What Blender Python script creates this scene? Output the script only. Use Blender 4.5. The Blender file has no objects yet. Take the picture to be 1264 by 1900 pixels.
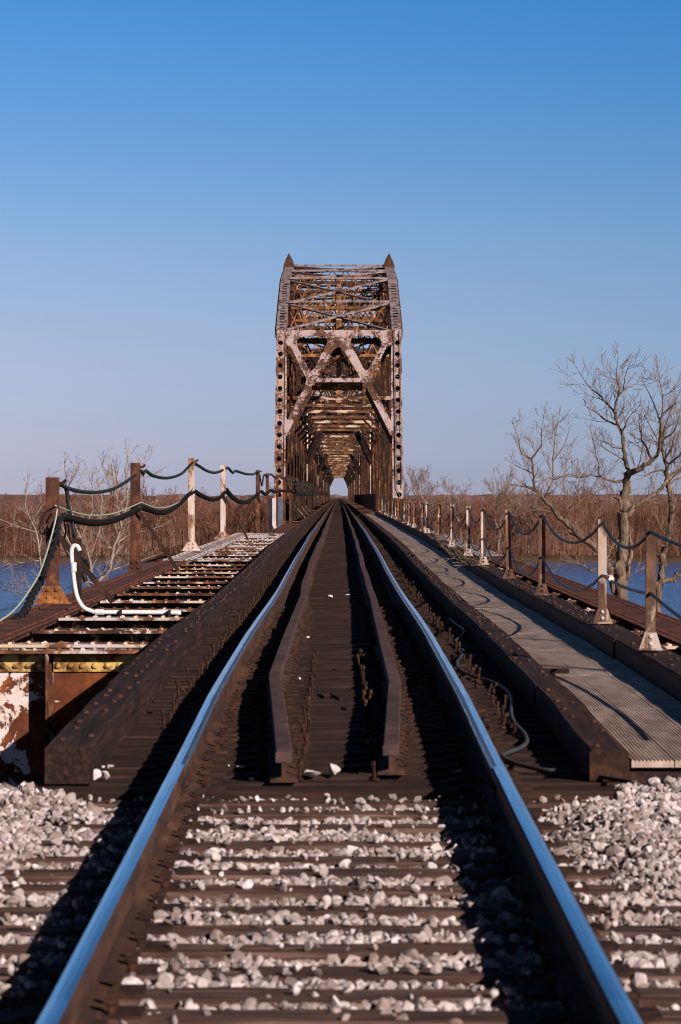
import bpy, bmesh, math, random
import numpy as np
from mathutils import Vector
R = math.radians
random.seed(7); rng = np.random.default_rng(7)
scn = bpy.context.scene
COL = scn.collection

# ---------------------------------------------------------------- camera, light, exposure
CZ = 1.445                       # eye height above the tie tops at the bridge end
F, VX, VY = 5542.0, 629.0, 919.5 # focal length and vanishing point in photo pixels (measuring only)
cam_d = bpy.data.cameras.new('camera'); cam = bpy.data.objects.new('camera', cam_d); COL.objects.link(cam)
cam.location = (0, 0, CZ)
cam.rotation_euler = (R(90) - math.atan(30.5 / F), 0, -math.atan(3.0 / F))
cam_d.sensor_fit = 'VERTICAL'; cam_d.sensor_height = 36.0; cam_d.sensor_width = 24.0; cam_d.lens = 105.0
cam_d.clip_start = 0.5; cam_d.clip_end = 20000
cam_d.dof.use_dof = True; cam_d.dof.focus_distance = 52.0; cam_d.dof.aperture_fstop = 8.5
scn.camera = cam

SUN_EL, SUN_AZ = R(25), R(140)   # azimuth clockwise from +Y: behind the camera, to the right
w = bpy.data.worlds.new('World'); scn.world = w; w.use_nodes = True
nt = w.node_tree; bg = nt.nodes['Background']
sky = nt.nodes.new('ShaderNodeTexSky'); sky.sky_type = 'NISHITA'; sky.sun_disc = False
sky.sun_elevation = SUN_EL; sky.sun_rotation = SUN_AZ
sky.altitude = 100; sky.air_density = 1.0; sky.dust_density = 0.6; sky.ozone_density = 2.0
tc = nt.nodes.new('ShaderNodeTexCoord'); sx = nt.nodes.new('ShaderNodeSeparateXYZ')
nt.links.new(tc.outputs['Generated'], sx.inputs[0])
rp = nt.nodes.new('ShaderNodeValToRGB'); rp.color_ramp.interpolation = 'LINEAR'
# tint of the clear winter sky by elevation (sine of the angle above the horizon)
SKY_RAMP = [(0.0, (.80, .85, 1.50)), (0.0053, (.69, .77, 1.42)), (0.0234, (.60, .68, 1.22)), (0.0577, (.555, .635, 1.04)), (0.0847, (.48, .625, .985)), (0.1118, (.365, .588, .97)),
            (0.1388, (.27, .57, .98)), (0.1641, (.195, .56, .98)), (0.24, (.05, .14, .26)), (0.36, (.018, .05, .10)), (1.0, (.014, .035, .07))]
while len(rp.color_ramp.elements) < len(SKY_RAMP): rp.color_ramp.elements.new(0.5)
for e, (p, c) in zip(rp.color_ramp.elements, SKY_RAMP): e.position = p; e.color = (*c, 1)
mr = nt.nodes.new('ShaderNodeMapRange'); mr.inputs[1].default_value = -.14; mr.inputs[2].default_value = .14
nt.links.new(sx.outputs['X'], mr.inputs[0]); r2 = nt.nodes.new('ShaderNodeValToRGB')
for e, c in zip(r2.color_ramp.elements, [(1.17, 1.07, 1.035), (.84, .935, .965)]): e.color = (*c, 1)
nt.links.new(mr.outputs[0], r2.inputs[0])
mz = nt.nodes.new('ShaderNodeMix'); mz.data_type = 'RGBA'; mz.blend_type = 'MULTIPLY'; mz.inputs[0].default_value = 1
nt.links.new(rp.outputs[0], mz.inputs[6]); nt.links.new(r2.outputs[0], mz.inputs[7])
nt.links.new(sx.outputs['Z'], rp.inputs[0])
mx = nt.nodes.new('ShaderNodeMix'); mx.data_type = 'RGBA'; mx.blend_type = 'MULTIPLY'; mx.inputs[0].default_value = 1
nt.links.new(sky.outputs[0], mx.inputs[6]); nt.links.new(mz.outputs[2], mx.inputs[7])
nt.links.new(mx.outputs[2], bg.inputs[0]); bg.inputs[1].default_value = 0.0683

sun_d = bpy.data.lights.new('sun', 'SUN'); sun = bpy.data.objects.new('sun', sun_d); COL.objects.link(sun)
sun_d.energy = 5.0; sun_d.angle = R(0.5); sun_d.color = (1.0, 0.845, 0.755)
S = Vector((math.sin(SUN_AZ) * math.cos(SUN_EL), math.cos(SUN_AZ) * math.cos(SUN_EL), math.sin(SUN_EL)))
sun.rotation_euler = S.to_track_quat('Z', 'Y').to_euler()
scn.view_settings.view_transform = 'Standard'; scn.view_settings.look = 'None'
scn.view_settings.exposure = 0.55; scn.view_settings.gamma = 1.0
scn.view_settings.use_curve_mapping = False
scn.cycles.use_denoising = True
scn.cycles.max_bounces = 6
scn.cycles.filter_width = 1.05

# ---------------------------------------------------------------- helpers
def P(d):                        # vertical profile of the old track along the line
    return float(np.interp(d, [0, 8, 13, 15, 18, 25, 32, 39, 51, 63, 75, 120, 195, 2000],
                           [-.14, -.10, -.025, 0, .05, .092, .08, .082, .125, .18, .225, .255, .27, .27]))
def px(x, y, d): return np.array([(x - VX) * d / F, d, CZ - (y - VY) * d / F])   # reading a measurement
def tag(o, label, cat, group=None):
    o['label'] = label; o['category'] = cat
    if group: o['group'] = group
    return o
def empty(name, loc, label, cat, group=None):
    o = bpy.data.objects.new(name, None); COL.objects.link(o); o.location = loc
    return tag(o, label, cat, group)
def struct(o): o['kind'] = 'structure'; return o
def stuff(o): o['kind'] = 'stuff'; return o
def copy_tree(o, parent=None):
    c = o.copy(); COL.objects.link(c)
    if parent is not None: c.parent = parent
    for ch in o.children: copy_tree(ch, c)
    return c
ORD = ['first','second','third','fourth','fifth','sixth','seventh','eighth','ninth','tenth','eleventh','twelfth','thirteenth','fourteenth',
       'fifteenth','sixteenth','seventeenth','eighteenth','nineteenth','twentieth']
ORD += ['twenty-' + x for x in ORD[:9]] + ['thirtieth'] + ['thirty-' + x for x in ORD[:9]] + ['fortieth'] + ['forty-' + x for x in ORD[:9]]+['fiftieth']+['fifty-' + x for x in ORD[:9]]

BOXF = [(0,3,2,1),(4,5,6,7),(0,1,5,4),(1,2,6,5),(2,3,7,6),(3,0,4,7)]
class MB:
    def __init__(s): s.V = []; s.Fc = []; s.n = 0
    def add(s, v, f):
        v = np.asarray(v, float); s.V.append(v)
        for q in f: s.Fc.append(tuple(i + s.n for i in q))
        s.n += len(v)
    def box(s, x0, x1, y0, y1, z0, z1):
        s.add([(x0,y0,z0),(x1,y0,z0),(x1,y1,z0),(x0,y1,z0),(x0,y0,z1),(x1,y0,z1),(x1,y1,z1),(x0,y1,z1)], BOXF)
    def beam(s, p0, p1, wd, ht, up=(0,0,1)):     # wd across, ht along up
        p0, p1 = np.array(p0, float), np.array(p1, float)
        t = p1 - p0; t /= np.linalg.norm(t); u = np.array(up, float)
        a = np.cross(t, u)
        if np.linalg.norm(a) < 1e-4: a = np.cross(t, (1, 0, 0))
        a /= np.linalg.norm(a); u = np.cross(a, t)
        a *= wd / 2; u *= ht / 2
        s.add([p0-a-u, p0+a-u, p1+a-u, p1-a-u, p0-a+u, p0+a+u, p1+a+u, p1-a+u], BOXF)
    def tube(s, pts, r, n=6, cap=True):
        pts = np.asarray(pts, float); m = len(pts)
        rr = np.full(m, r) if np.isscalar(r) else np.asarray(r, float)
        t = np.gradient(pts, axis=0); t /= (np.linalg.norm(t, axis=1)[:, None] + 1e-9)
        ref = np.array([0.13, 0.21, 0.97]); 
        a = np.cross(t, ref); bad = np.linalg.norm(a, axis=1) < .15
        a[bad] = np.cross(t[bad], [1, .1, 0]); a /= np.linalg.norm(a, axis=1)[:, None]
        b = np.cross(t, a); an = np.arange(n) * 2 * np.pi / n
        v = pts[:, None, :] + rr[:, None, None] * (np.cos(an)[None, :, None] * a[:, None, :] + np.sin(an)[None, :, None] * b[:, None, :])
        f = []
        for i in range(m - 1):
            for k in range(n):
                k2 = (k + 1) % n; f.append((i*n+k, i*n+k2, (i+1)*n+k2, (i+1)*n+k))
        if cap: f += [tuple(range(n))[::-1], tuple((m-1)*n + k for k in range(n))]
        s.add(v.reshape(-1, 3), f)
    def inst(s, tv, tf, locs, scales=None, rots=None):
        tv = np.asarray(tv, float)
        for i, l in enumerate(locs):
            v = tv if rots is None else tv @ rots[i].T
            if scales is not None: v = v * scales[i]
            s.add(v + np.asarray(l), tf)
    def loft(s, prof, path, close=True, caps=True):   # prof: (x,z) points; path: list of (x,y,z)
        prof = np.asarray(prof, float); n = len(prof); v = []
        for (X, Y, Z) in path: v += [(X + a, Y, Z + b) for a, b in prof]
        f = []; kk = n if close else n - 1
        for i in range(len(path) - 1):
            for k in range(kk):
                k2 = (k + 1) % n; f.append((i*n+k, i*n+k2, (i+1)*n+k2, (i+1)*n+k))
        if caps and close: f += [tuple(range(n))[::-1], tuple((len(path)-1)*n + k for k in range(n))]
        s.add(v, f)
    def build(s, name, mat, parent=None, origin=(0,0,0), smooth=False, bevel=0, mats=None):
        me = bpy.data.meshes.new(name)
        v = np.concatenate(s.V) - np.asarray(origin, float) if s.V else np.zeros((0, 3))
        me.from_pydata(v.tolist(), [], s.Fc); me.materials.append(mat)
        if mats:
            for m_, n0 in mats:
                me.materials.append(m_); mi = len(me.materials) - 1
                for p in list(me.polygons)[n0:]: p.material_index = mi
        if smooth: me.polygons.foreach_set('use_smooth', [True] * len(me.polygons))
        me.update()
        o = bpy.data.objects.new(name, me); COL.objects.link(o)
        if parent is not None: o.parent = parent
        else: o.location = origin
        if bevel:
            b = o.modifiers.new('bevel', 'BEVEL'); b.width = bevel; b.segments = 2; b.limit_method = 'ANGLE'
        return o
def fast_mesh(name, V, Fq, mat, parent=None, k=4):
    me = bpy.data.meshes.new(name); V = np.asarray(V, np.float32); Fq = np.asarray(Fq, np.int32)
    me.vertices.add(len(V)); me.vertices.foreach_set('co', V.ravel())
    me.loops.add(Fq.size); me.loops.foreach_set('vertex_index', Fq.ravel())
    me.polygons.add(len(Fq)); me.polygons.foreach_set('loop_start', np.arange(0, Fq.size, k, dtype=np.int32))
    me.update(calc_edges=True); me.materials.append(mat)
    if k == 3: me.shade_flat()
    o = bpy.data.objects.new(name, me); COL.objects.link(o)
    if parent is not None: o.parent = parent
    return o
def seg_mesh(p0, p1, r0, r1, n=3):   # many tapered prisms at once
    p0, p1 = np.asarray(p0, float), np.asarray(p1, float); r0 = np.asarray(r0, float); r1 = np.asarray(r1, float)
    t = p1 - p0; t /= (np.linalg.norm(t, axis=1)[:, None] + 1e-9)
    a = np.cross(t, [.31, .2, .93]); a /= (np.linalg.norm(a, axis=1)[:, None] + 1e-6); b = np.cross(t, a)
    an = np.arange(n) * 2 * np.pi / n; m = len(p0)
    ring = np.cos(an)[None, :, None] * a[:, None, :] + np.sin(an)[None, :, None] * b[:, None, :]
    V = np.concatenate([p0[:, None, :] + ring * r0[:, None, None], p1[:, None, :] + ring * r1[:, None, None]], axis=1).reshape(-1, 3)
    base = (np.arange(m) * 2 * n)[:, None]
    Fq = np.concatenate([base + np.array([k, (k+1) % n, n + (k+1) % n, n + k])[None, :] for k in range(n)], axis=0)
    return V, Fq
# rivet template: low dome
_a = np.arange(6) * np.pi / 3
RV = np.concatenate([np.c_[np.cos(_a), np.sin(_a), 0*_a], np.c_[.72*np.cos(_a), .72*np.sin(_a), 0*_a + .6], [[0, 0, .85]]])
RF = [(k, (k+1) % 6, 6+(k+1) % 6, 6+k) for k in range(6)] + [(6+k, 6+(k+1) % 6, 12) for k in range(6)]
def rivets(mb, pts, r=.018, axis='z', sgn=1):
    v = RV * r
    if axis == 'y': v = v[:, [0, 2, 1]] * [1, sgn, 1]
    if axis == 'x': v = v[:, [2, 1, 0]] * [sgn, 1, 1]
    mb.inst(v, RF, pts)

def round_poly(pts, r, n=6):
    out = []; m = len(pts)
    rr = [r] * m if np.isscalar(r) else r
    for i in range(m):
        p = np.array(pts[i], float); a = np.array(pts[i-1], float) - p; b = np.array(pts[(i+1) % m], float) - p
        la, lb = np.linalg.norm(a), np.linalg.norm(b); a /= la; b /= lb
        if rr[i] <= 0: out.append(tuple(p)); continue
        ang = math.acos(max(-1, min(1, a @ b))); t = min(rr[i] / math.tan(ang/2), la*.48, lb*.48)
        q0, q1 = p + a*t, p + b*t
        for k in range(n + 1):
            s_ = k / n; out.append(tuple((1-s_)**2*q0 + 2*s_*(1-s_)*p + s_*s_*q1))
    return out
def ellipse(cx, cy, rx, ry, n=14): return [(cx + rx*math.cos(2*math.pi*k/n), cy + ry*math.sin(2*math.pi*k/n)) for k in range(n)]
def plate_mesh(loops, thick):        # filled outline with holes, extruded; local xy plane, z = thickness
    cu = bpy.data.curves.new('tmp', 'CURVE'); cu.dimensions = '2D'; cu.fill_mode = 'BOTH'; cu.extrude = thick / 2
    for lp in loops:
        sp = cu.splines.new('POLY'); sp.points.add(len(lp) - 1); sp.use_cyclic_u = True
        for q, (a, b) in zip(sp.points, lp): q.co = (a, b, 0, 1)
    o = bpy.data.objects.new('tmp', cu); COL.objects.link(o)
    dg = bpy.context.evaluated_depsgraph_get(); dg.update()
    me = bpy.data.meshes.new_from_object(o.evaluated_get(dg)); 
    v = np.array([tuple(x.co) for x in me.vertices]); f = [tuple(p.vertices) for p in me.polygons]
    bpy.data.objects.remove(o); bpy.data.curves.remove(cu); bpy.data.meshes.remove(me)
    return v, f

# ---------------------------------------------------------------- materials
def new_mat(name):
    m = bpy.data.materials.new(name); m.use_nodes = True
    return m, m.node_tree, m.node_tree.nodes['Principled BSDF']
def coords(nt, scale=(1,1,1), rnd=True):
    tc = nt.nodes.new('ShaderNodeTexCoord'); mp = nt.nodes.new('ShaderNodeMapping'); mp.inputs['Scale'].default_value = scale
    if rnd:
        oi = nt.nodes.new('ShaderNodeObjectInfo'); mul = nt.nodes.new('ShaderNodeMath'); mul.operation = 'MULTIPLY'; mul.inputs[1].default_value = 53.0
        ad = nt.nodes.new('ShaderNodeVectorMath'); ad.operation = 'ADD'
        nt.links.new(oi.outputs['Random'], mul.inputs[0]); nt.links.new(tc.outputs['Object'], ad.inputs[0]); nt.links.new(mul.outputs[0], ad.inputs[1])
        nt.links.new(ad.outputs[0], mp.inputs[0])
    else: nt.links.new(tc.outputs['Object'], mp.inputs[0])
    return mp.outputs[0]
def noise(nt, vec, scale, detail=8, rough=.6, dist=0):
    n = nt.nodes.new('ShaderNodeTexNoise'); n.inputs['Scale'].default_value = scale; n.inputs['Detail'].default_value = detail
    n.inputs['Roughness'].default_value = rough; n.inputs['Distortion'].default_value = dist
    nt.links.new(vec, n.inputs['Vector']); return n.outputs['Fac']
def ramp(nt, fac, stops, interp='LINEAR'):
    r = nt.nodes.new('ShaderNodeValToRGB'); r.color_ramp.interpolation = interp
    while len(r.color_ramp.elements) < len(stops): r.color_ramp.elements.new(.5)
    for e, (p, c) in zip(r.color_ramp.elements, stops): e.position = p; e.color = (*c, 1) if len(c) == 3 else c
    nt.links.new(fac, r.inputs[0]); return r.outputs[0]
def mix(nt, fac, a, b, mode='MIX'):
    m = nt.nodes.new('ShaderNodeMix'); m.data_type = 'RGBA'; m.blend_type = mode
    if isinstance(fac, (int, float)): m.inputs[0].default_value = fac
    else: nt.links.new(fac, m.inputs[0])
    for i, c in ((6, a), (7, b)):
        if isinstance(c, tuple): m.inputs[i].default_value = (*c, 1)
        else: nt.links.new(c, m.inputs[i])
    return m.outputs[2]
def bump(nt, bs, h, strength=.4, dist=.01):
    b = nt.nodes.new('ShaderNodeBump'); b.inputs['Strength'].default_value = strength; b.inputs['Distance'].default_value = dist
    nt.links.new(h, b.inputs['Height']); nt.links.new(b.outputs[0], bs.inputs['Normal'])
G = lambda v: (v, v, v)
def rust(name, dark, mid, orange, paint=None, amt=.5, scale=4, sc=(1,1,1), pscale=1.5, rough=.85, edge=.03, stain=None, bs_=.35, fine=0, bias=None):
    m, nt, b = new_mat(name); v = coords(nt, sc)
    n1 = noise(nt, v, scale, 9, .68); n2 = noise(nt, v, scale*.35, 4, .6)
    c = ramp(nt, n1, [(.34, dark), (.52, mid), (.70, orange)])
    c = mix(nt, ramp(nt, n2, [(.4, G(0)), (.65, G(.75))]), c, dark)
    if paint:
        n3 = noise(nt, v, pscale, 10, .66, .4)
        if fine:           # small chips on top of the big bare patches
            nf = noise(nt, v, pscale*fine, 6, .7); ma = nt.nodes.new('ShaderNodeMath'); ma.operation = 'MULTIPLY_ADD'; ma.inputs[1].default_value = .38
            mb_ = nt.nodes.new('ShaderNodeMath'); mb_.operation = 'MULTIPLY'; mb_.inputs[1].default_value = .62
            nt.links.new(n3, mb_.inputs[0]); nt.links.new(nf, ma.inputs[0]); nt.links.new(mb_.outputs[0], ma.inputs[2]); n3 = ma.outputs[0]
        if bias:           # paint kept better on one side of the plate
            tcb = nt.nodes.new('ShaderNodeTexCoord'); sb = nt.nodes.new('ShaderNodeSeparateXYZ'); nt.links.new(tcb.outputs['Object'], sb.inputs[0])
            mrb = nt.nodes.new('ShaderNodeMapRange'); mrb.inputs[1].default_value, mrb.inputs[2].default_value, mrb.inputs[3].default_value, mrb.inputs[4].default_value = bias
            nt.links.new(sb.outputs['X'], mrb.inputs[0]); ad_ = nt.nodes.new('ShaderNodeMath'); ad_.operation = 'ADD'
            nt.links.new(n3, ad_.inputs[0]); nt.links.new(mrb.outputs[0], ad_.inputs[1]); n3 = ad_.outputs[0]
        msk = ramp(nt, n3, [(amt - edge, G(0)), (amt + edge, G(1))])
        pc = paint
        if stain:
            n4 = noise(nt, v, pscale*1.7, 6, .6)
            pc = mix(nt, ramp(nt, n4, [(.42, G(0)), (.68, G(1))]), paint, stain)
        c = mix(nt, msk, c, pc)
    nt.links.new(c, b.inputs['Base Color']); b.inputs['Roughness'].default_value = rough
    b.inputs['Specular IOR Level'].default_value = .25
    bump(nt, b, n1, bs_, .012); return m
DK, MD, OR = (.016, .009, .007), (.055, .025, .016), (.16, .058, .020)
M = {}
M['truss'] = rust('rusted_truss_steel', (.022,.011,.008), (.10,.040,.020), (.32,.13,.045), (.55,.47,.42), .60, 3.5, (1,1,.45), 1.3, stain=(.42,.25,.10))
M['truss'] = rust('rusted_truss_steel', (.008,.004,.003), (.060,.022,.010), (.44,.17,.052), None, .6, 3.0, (1,1,.28))
M['strut'] = rust('pale_flaking_strut_paint', (.02,.009,.006), (.12,.05,.022), (.36,.16,.06), (.52,.39,.29), .545, 4, (.35,1,1), 1.6, edge=.04, stain=(.44,.26,.11))
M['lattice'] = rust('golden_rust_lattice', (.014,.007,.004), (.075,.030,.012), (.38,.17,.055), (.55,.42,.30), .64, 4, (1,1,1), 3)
M['gold'] = rust('sunlit_orange_rust_lattice', (.05,.02,.009), (.24,.10,.034), (.52,.26,.09), (.55,.42,.30), .62, 4, (1,1,1), 3)  # brighter copy of the lattice rust, sunlight put into its colour
M['grey_steel'] = rust('purple_grey_chord_steel', (.035,.023,.022), (.11,.077,.076), (.17,.125,.12), (.23,.185,.19), .47, 5, (1,.6,1), 2.2, edge=.06)
M['portal_in'] = rust('lightened_flaking_portal_paint', (.02,.010,.007), (.10,.045,.025), (.28,.13,.06), (.58,.52,.47), .42, 4, (1,1,.8), 1.3, stain=(.36,.27,.17))  # inner portal paint lightened to offset the shade of the truss
M['truss_dark'] = rust('shade_darkened_truss_rust', (.008,.004,.003), (.030,.012,.007), (.13,.048,.017), None, .6, 4, (1,1,.4))  # darker copy of the truss rust, shade put into its colour
M['portal'] = rust('peeling_white_portal_paint', (.03,.014,.01), (.10,.042,.024), (.25,.10,.04), (.33,.265,.275), .502, 4, (1,1,.55), 1.0, edge=.022, stain=(.33,.24,.21), fine=11)
M['post_white'] = rust('peeling_white_end_post_paint', (.03,.014,.01), (.12,.05,.028), (.30,.13,.055), (.33,.255,.24), .502, 4, (1,1,.3), 1.4, edge=.025, stain=(.31,.19,.11), fine=9)
M['rust_flange'] = rust('red_brown_rusted_flange', (.030,.013,.010), (.095,.034,.022), (.20,.066,.028), None, .6, 5)
M['rust_beam'] = rust('rusted_cross_beam_with_white_flecks', (.025,.011,.008), (.11,.042,.02), (.34,.13,.045), (.50,.44,.44), .56, 5, (1,1,1), 3.0, stain=(.55,.38,.14))
M['rust_beam_pale'] = rust('rusted_cross_beam_mostly_white', (.035,.016,.01), (.15,.06,.03), (.36,.15,.06), (.47,.42,.42), .52, 5, (1,1,1), 2.2, stain=(.55,.42,.22))
M['beam_web'] = rust('shade_darkened_stained_web', (.012,.006,.004), (.05,.022,.011), (.16,.07,.025), (.50,.40,.24), .60, 6, (1,1,1), 3.0)  # web rust and stain darkened, shade under the flange put into colour
M['white_beam'] = rust('grey_white_painted_steel', (.05,.03,.02), (.15,.08,.05), (.30,.15,.07), (.36,.325,.335), .475, 5, (1,1,1), 2.5)
M['end_web'] = rust('peeling_white_web_paint', (.040,.014,.008), (.10,.028,.010), (.24,.075,.02), (.62,.54,.53), .60, 4, (1,1,1), 1.9, edge=.008, stain=(.54,.42,.30), bias=(.42, .80, .19, -.06))
M['ochre'] = rust('ochre_stained_angle_iron', (.06,.025,.01), (.22,.11,.03), (.45,.26,.07), (.50,.34,.12), .53, 6, (1,1,1), 3.5)
M['old_post'] = rust('rusted_handrail_post', (.030,.013,.010), (.085,.032,.020), (.26,.085,.028), None, .6, 7, (1,1,.6))
M['orange_post'] = rust('orange_rust_plate', (.08,.03,.012), (.30,.11,.03), (.52,.24,.07), (.58,.46,.36), .62, 7, (1,1,1), 5)
M['pale_post'] = rust('pale_weathered_post_paint', (.06,.03,.02), (.22,.11,.06), (.42,.22,.09), (.52,.44,.40), .49, 7, (1,1,.35), 2.4, stain=(.40,.30,.24))
M['rail_post'] = rust('stained_pale_rail_post', (.035,.018,.012), (.13,.07,.045), (.28,.15,.08), (.40,.335,.305), .50, 8, (1,1,.35), 4, stain=(.33,.22,.14))
M['rail_rust'] = rust('brown_rail_steel', (.022,.011,.008), (.070,.033,.020), (.13,.056,.027), None, .5, 9, (1,.25,1), bs_=.25)
M['guard'] = rust('purple_brown_guard_rail', (.034,.019,.017), (.070,.040,.037), (.11,.058,.046), None, .5, 8, (1,.3,1), bs_=.2)
M['bolt'] = rust('rusty_bolt_steel', (.012,.006,.004), (.040,.017,.010), (.095,.036,.015), None, .5, 20)
M['bolt_head'] = rust('lighter_rusty_bolt_head', (.025,.011,.007), (.075,.033,.020), (.14,.058,.032), None, .5, 20)
M['fence'] = rust('red_brown_fence_sheet', (.34,.14,.10), (.5,.21,.15), (.6,.26,.18), None, .5, 3, (1,1,.5))
def metal_shine(name, col, rough):
    m, nt, b = new_mat(name); v = coords(nt, (60, .6, 1), False); n = noise(nt, v, 3, 4)
    n5 = noise(nt, coords(nt, (140, .25, 1), False), 1.5, 6, .7); nt.links.new(ramp(nt, n5, [(.34, tuple(c*.45 for c in col)), (.5, col)]), b.inputs['Base Color']); b.inputs['Metallic'].default_value = 1
    r = ramp(nt, n, [(.3, G(rough*.7)), (.7, G(rough*1.5))]); nt.links.new(r, b.inputs['Roughness'])
    return m
M['polished'] = metal_shine('polished_running_surface', (.80,.79,.80), .16)
M['worn'] = metal_shine('half_worn_gauge_corner', (.30,.25,.24), .32)
def wood(name, dark, mid, light, grain=(1.2, 22, 22), rough=.85, crack=.5):
    m, nt, b = new_mat(name); v = coords(nt, grain)
    n1 = noise(nt, v, 1.6, 10, .65, .3); v2 = coords(nt, (1,1,1)); n2 = noise(nt, v2, 2.0, 5, .6)
    c = ramp(nt, n1, [(.30, dark), (.5, mid), (.72, light)])
    c = mix(nt, ramp(nt, n2, [(.35, G(0)), (.7, G(.55))]), c, dark)
    nt.links.new(c, b.inputs['Base Color']); b.inputs['Roughness'].default_value = rough; b.inputs['Specular IOR Level'].default_value = .2
    bump(nt, b, n1, crack, .012); return m
M['tie_bridge'] = wood('creosoted_bridge_tie', (.007,.004,.003), (.027,.0135,.0095), (.062,.031,.022))
M['tie_old'] = wood('weathered_ballast_tie', (.012,.007,.005), (.080,.043,.034), (.25,.165,.138))
M['timber'] = wood('dark_guard_timber', (.007,.004,.0035), (.026,.0125,.0105), (.075,.036,.028), (16, .55, 16), crack=.9)
M['timber_end'] = wood('rust_stained_timber', (.009,.005,.004), (.035,.016,.010), (.10,.042,.02), (12, .8, 8), crack=.9)
def simple(name, col, rough=.6, var=.25, scale=12, spec=.3):
    m, nt, b = new_mat(name); v = coords(nt); n = noise(nt, v, scale, 6)
    a = tuple(c*(1-var) for c in col); z = tuple(min(1, c*(1+var)) for c in col)
    nt.links.new(ramp(nt, n, [(.3, a), (.7, z)]), b.inputs['Base Color']); b.inputs['Roughness'].default_value = rough
    b.inputs['Specular IOR Level'].default_value = spec; bump(nt, b, n, .2, .005); return m
M['hose'] = simple('black_rubber_hose', (.009,.008,.008), .6)
M['wrap'] = simple('green_wire_insulation', (.045,.072,.062), .5, .5, 30)
M['green_wire'] = simple('pale_green_wire', (.30,.38,.30), .5, .3, 30)
M['wire'] = simple('grey_loose_wire', (.05,.05,.05), .5)
M['cable'] = simple('dark_blue_steel_cable', (.016,.017,.022), .45)
M['pvc'] = simple('white_plastic_pipe', (.60,.59,.60), .45, .16, 9, .45)
M['concrete'] = simple('stained_concrete', (.24,.21,.18), .9, .35, 1.2)
M['white_pier'] = simple('whitewashed_bearing', (.46,.42,.42), .7, .15, 2)
M['navy'] = simple('blue_grey_shade_and_ladder', (.06,.08,.12), .6, .3, 2)
M['cloth'] = simple('white_rag', (.6,.58,.58), .9); M['red_tape'] = simple('red_tape', (.45,.05,.05), .6)
def walkway_mat():
    m, nt, b = new_mat('weathered_galvanised_plank'); v = coords(nt, (3, .6, 1)); n = noise(nt, v, 3, 8, .65); n2 = noise(nt, coords(nt), 1.2, 5)
    c = ramp(nt, n, [(.3, (.24,.175,.14)), (.55, (.48,.39,.335)), (.75, (.64,.545,.485))])
    c = mix(nt, ramp(nt, n2, [(.4, G(0)), (.7, G(.6))]), c, (.27,.185,.14))
    nt.links.new(c, b.inputs['Base Color']); b.inputs['Roughness'].default_value = .6; b.inputs['Specular IOR Level'].default_value = .35
    bump(nt, b, n, .25, .004); return m
M['walk'] = walkway_mat()
def stone_mat():
    m, nt, b = new_mat('white_limestone_ballast'); g = nt.nodes.new('ShaderNodeNewGeometry')
    c0 = ramp(nt, g.outputs['Random Per Island'], [(0, (.10,.075,.07)), (.28, (.29,.25,.245)), (.6, (.45,.405,.405)), (.88, (.64,.59,.605)), (1, (.20,.13,.10))])
    v = coords(nt, (1,1,1), False); n = noise(nt, v, 45, 7, .65); n2 = noise(nt, v, 2.5, 4)
    c = mix(nt, ramp(nt, n, [(.36, G(.55)), (.6, G(0))]), c0, (.20,.155,.135))
    c = mix(nt, ramp(nt, n2, [(.5, G(0)), (.72, G(.45))]), c, (.26,.19,.15))
    nt.links.new(c, b.inputs['Base Color']); b.inputs['Roughness'].default_value = .92; b.inputs['Specular IOR Level'].default_value = .2
    bump(nt, b, n, .5, .004); return m
M['stone'] = stone_mat()
def bark(name, a, z, scale=9):
    m, nt, b = new_mat(name); v = coords(nt, (1,1,.22)); n = noise(nt, v, scale, 8, .65)
    n2 = noise(nt, coords(nt), .8, 4)
    c = ramp(nt, n, [(.34, a), (.62, z)]); c = mix(nt, ramp(nt, n2, [(.4, G(0)), (.7, G(.5))]), c, a)
    nt.links.new(c, b.inputs['Base Color']); b.inputs['Roughness'].default_value = .95; b.inputs['Specular IOR Level'].default_value = .1
    bump(nt, b, n, 1.0, .05); return m
M['bark'] = bark('grey_brown_bark', (.035,.024,.016), (.24,.175,.125), 14)
M['twig'] = bark('pinkish_grey_twigs', (.14,.095,.072), (.28,.20,.155), 2)
M['bark_pale'] = bark('pale_sapling_bark', (.20,.15,.12), (.38,.30,.26), 3)
M['wood_far'] = None
def far_wood_mat():
    m, nt, b = new_mat('winter_woodland'); g = nt.nodes.new('ShaderNodeNewGeometry')
    v = coords(nt, (1,1,1), False); n = noise(nt, v, .035, 5, .6); n3 = noise(nt, v, .3, 4)
    c = ramp(nt, n, [(.35, (.12,.058,.042)), (.5, (.165,.080,.055)), (.65, (.22,.115,.075))])
    r = ramp(nt, g.outputs['Random Per Island'], [(0, G(.6)), (.85, G(1.05)), (.95, G(1.4)), (1, (1.9, 1.9, 2.0))])
    c = mix(nt, 1.0, c, r, 'MULTIPLY'); nt.links.new(c, b.inputs['Base Color'])
    b.inputs['Roughness'].default_value = 1; b.inputs['Specular IOR Level'].default_value = 0; return m
M['wood_far'] = far_wood_mat()
M['hill'] = simple('bare_wooded_ridge', (.13,.08,.075), 1, .35, .03, 0)
def ground_mat(name, a, z, sc=.5):
    m, nt, b = new_mat(name); v = coords(nt, (1,1,1), False); n = noise(nt, v, sc, 10, .7)
    nt.links.new(ramp(nt, n, [(.3, a), (.7, z)]), b.inputs['Base Color']); b.inputs['Roughness'].default_value = 1
    b.inputs['Specular IOR Level'].default_value = .05; bump(nt, b, n, .6, .2); return m
M['bank'] = ground_mat('muddy_bank', (.05,.035,.025), (.13,.095,.065))
M['farbank'] = ground_mat('brown_brush_floor', (.07,.042,.028), (.13,.08,.05), .05)
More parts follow.
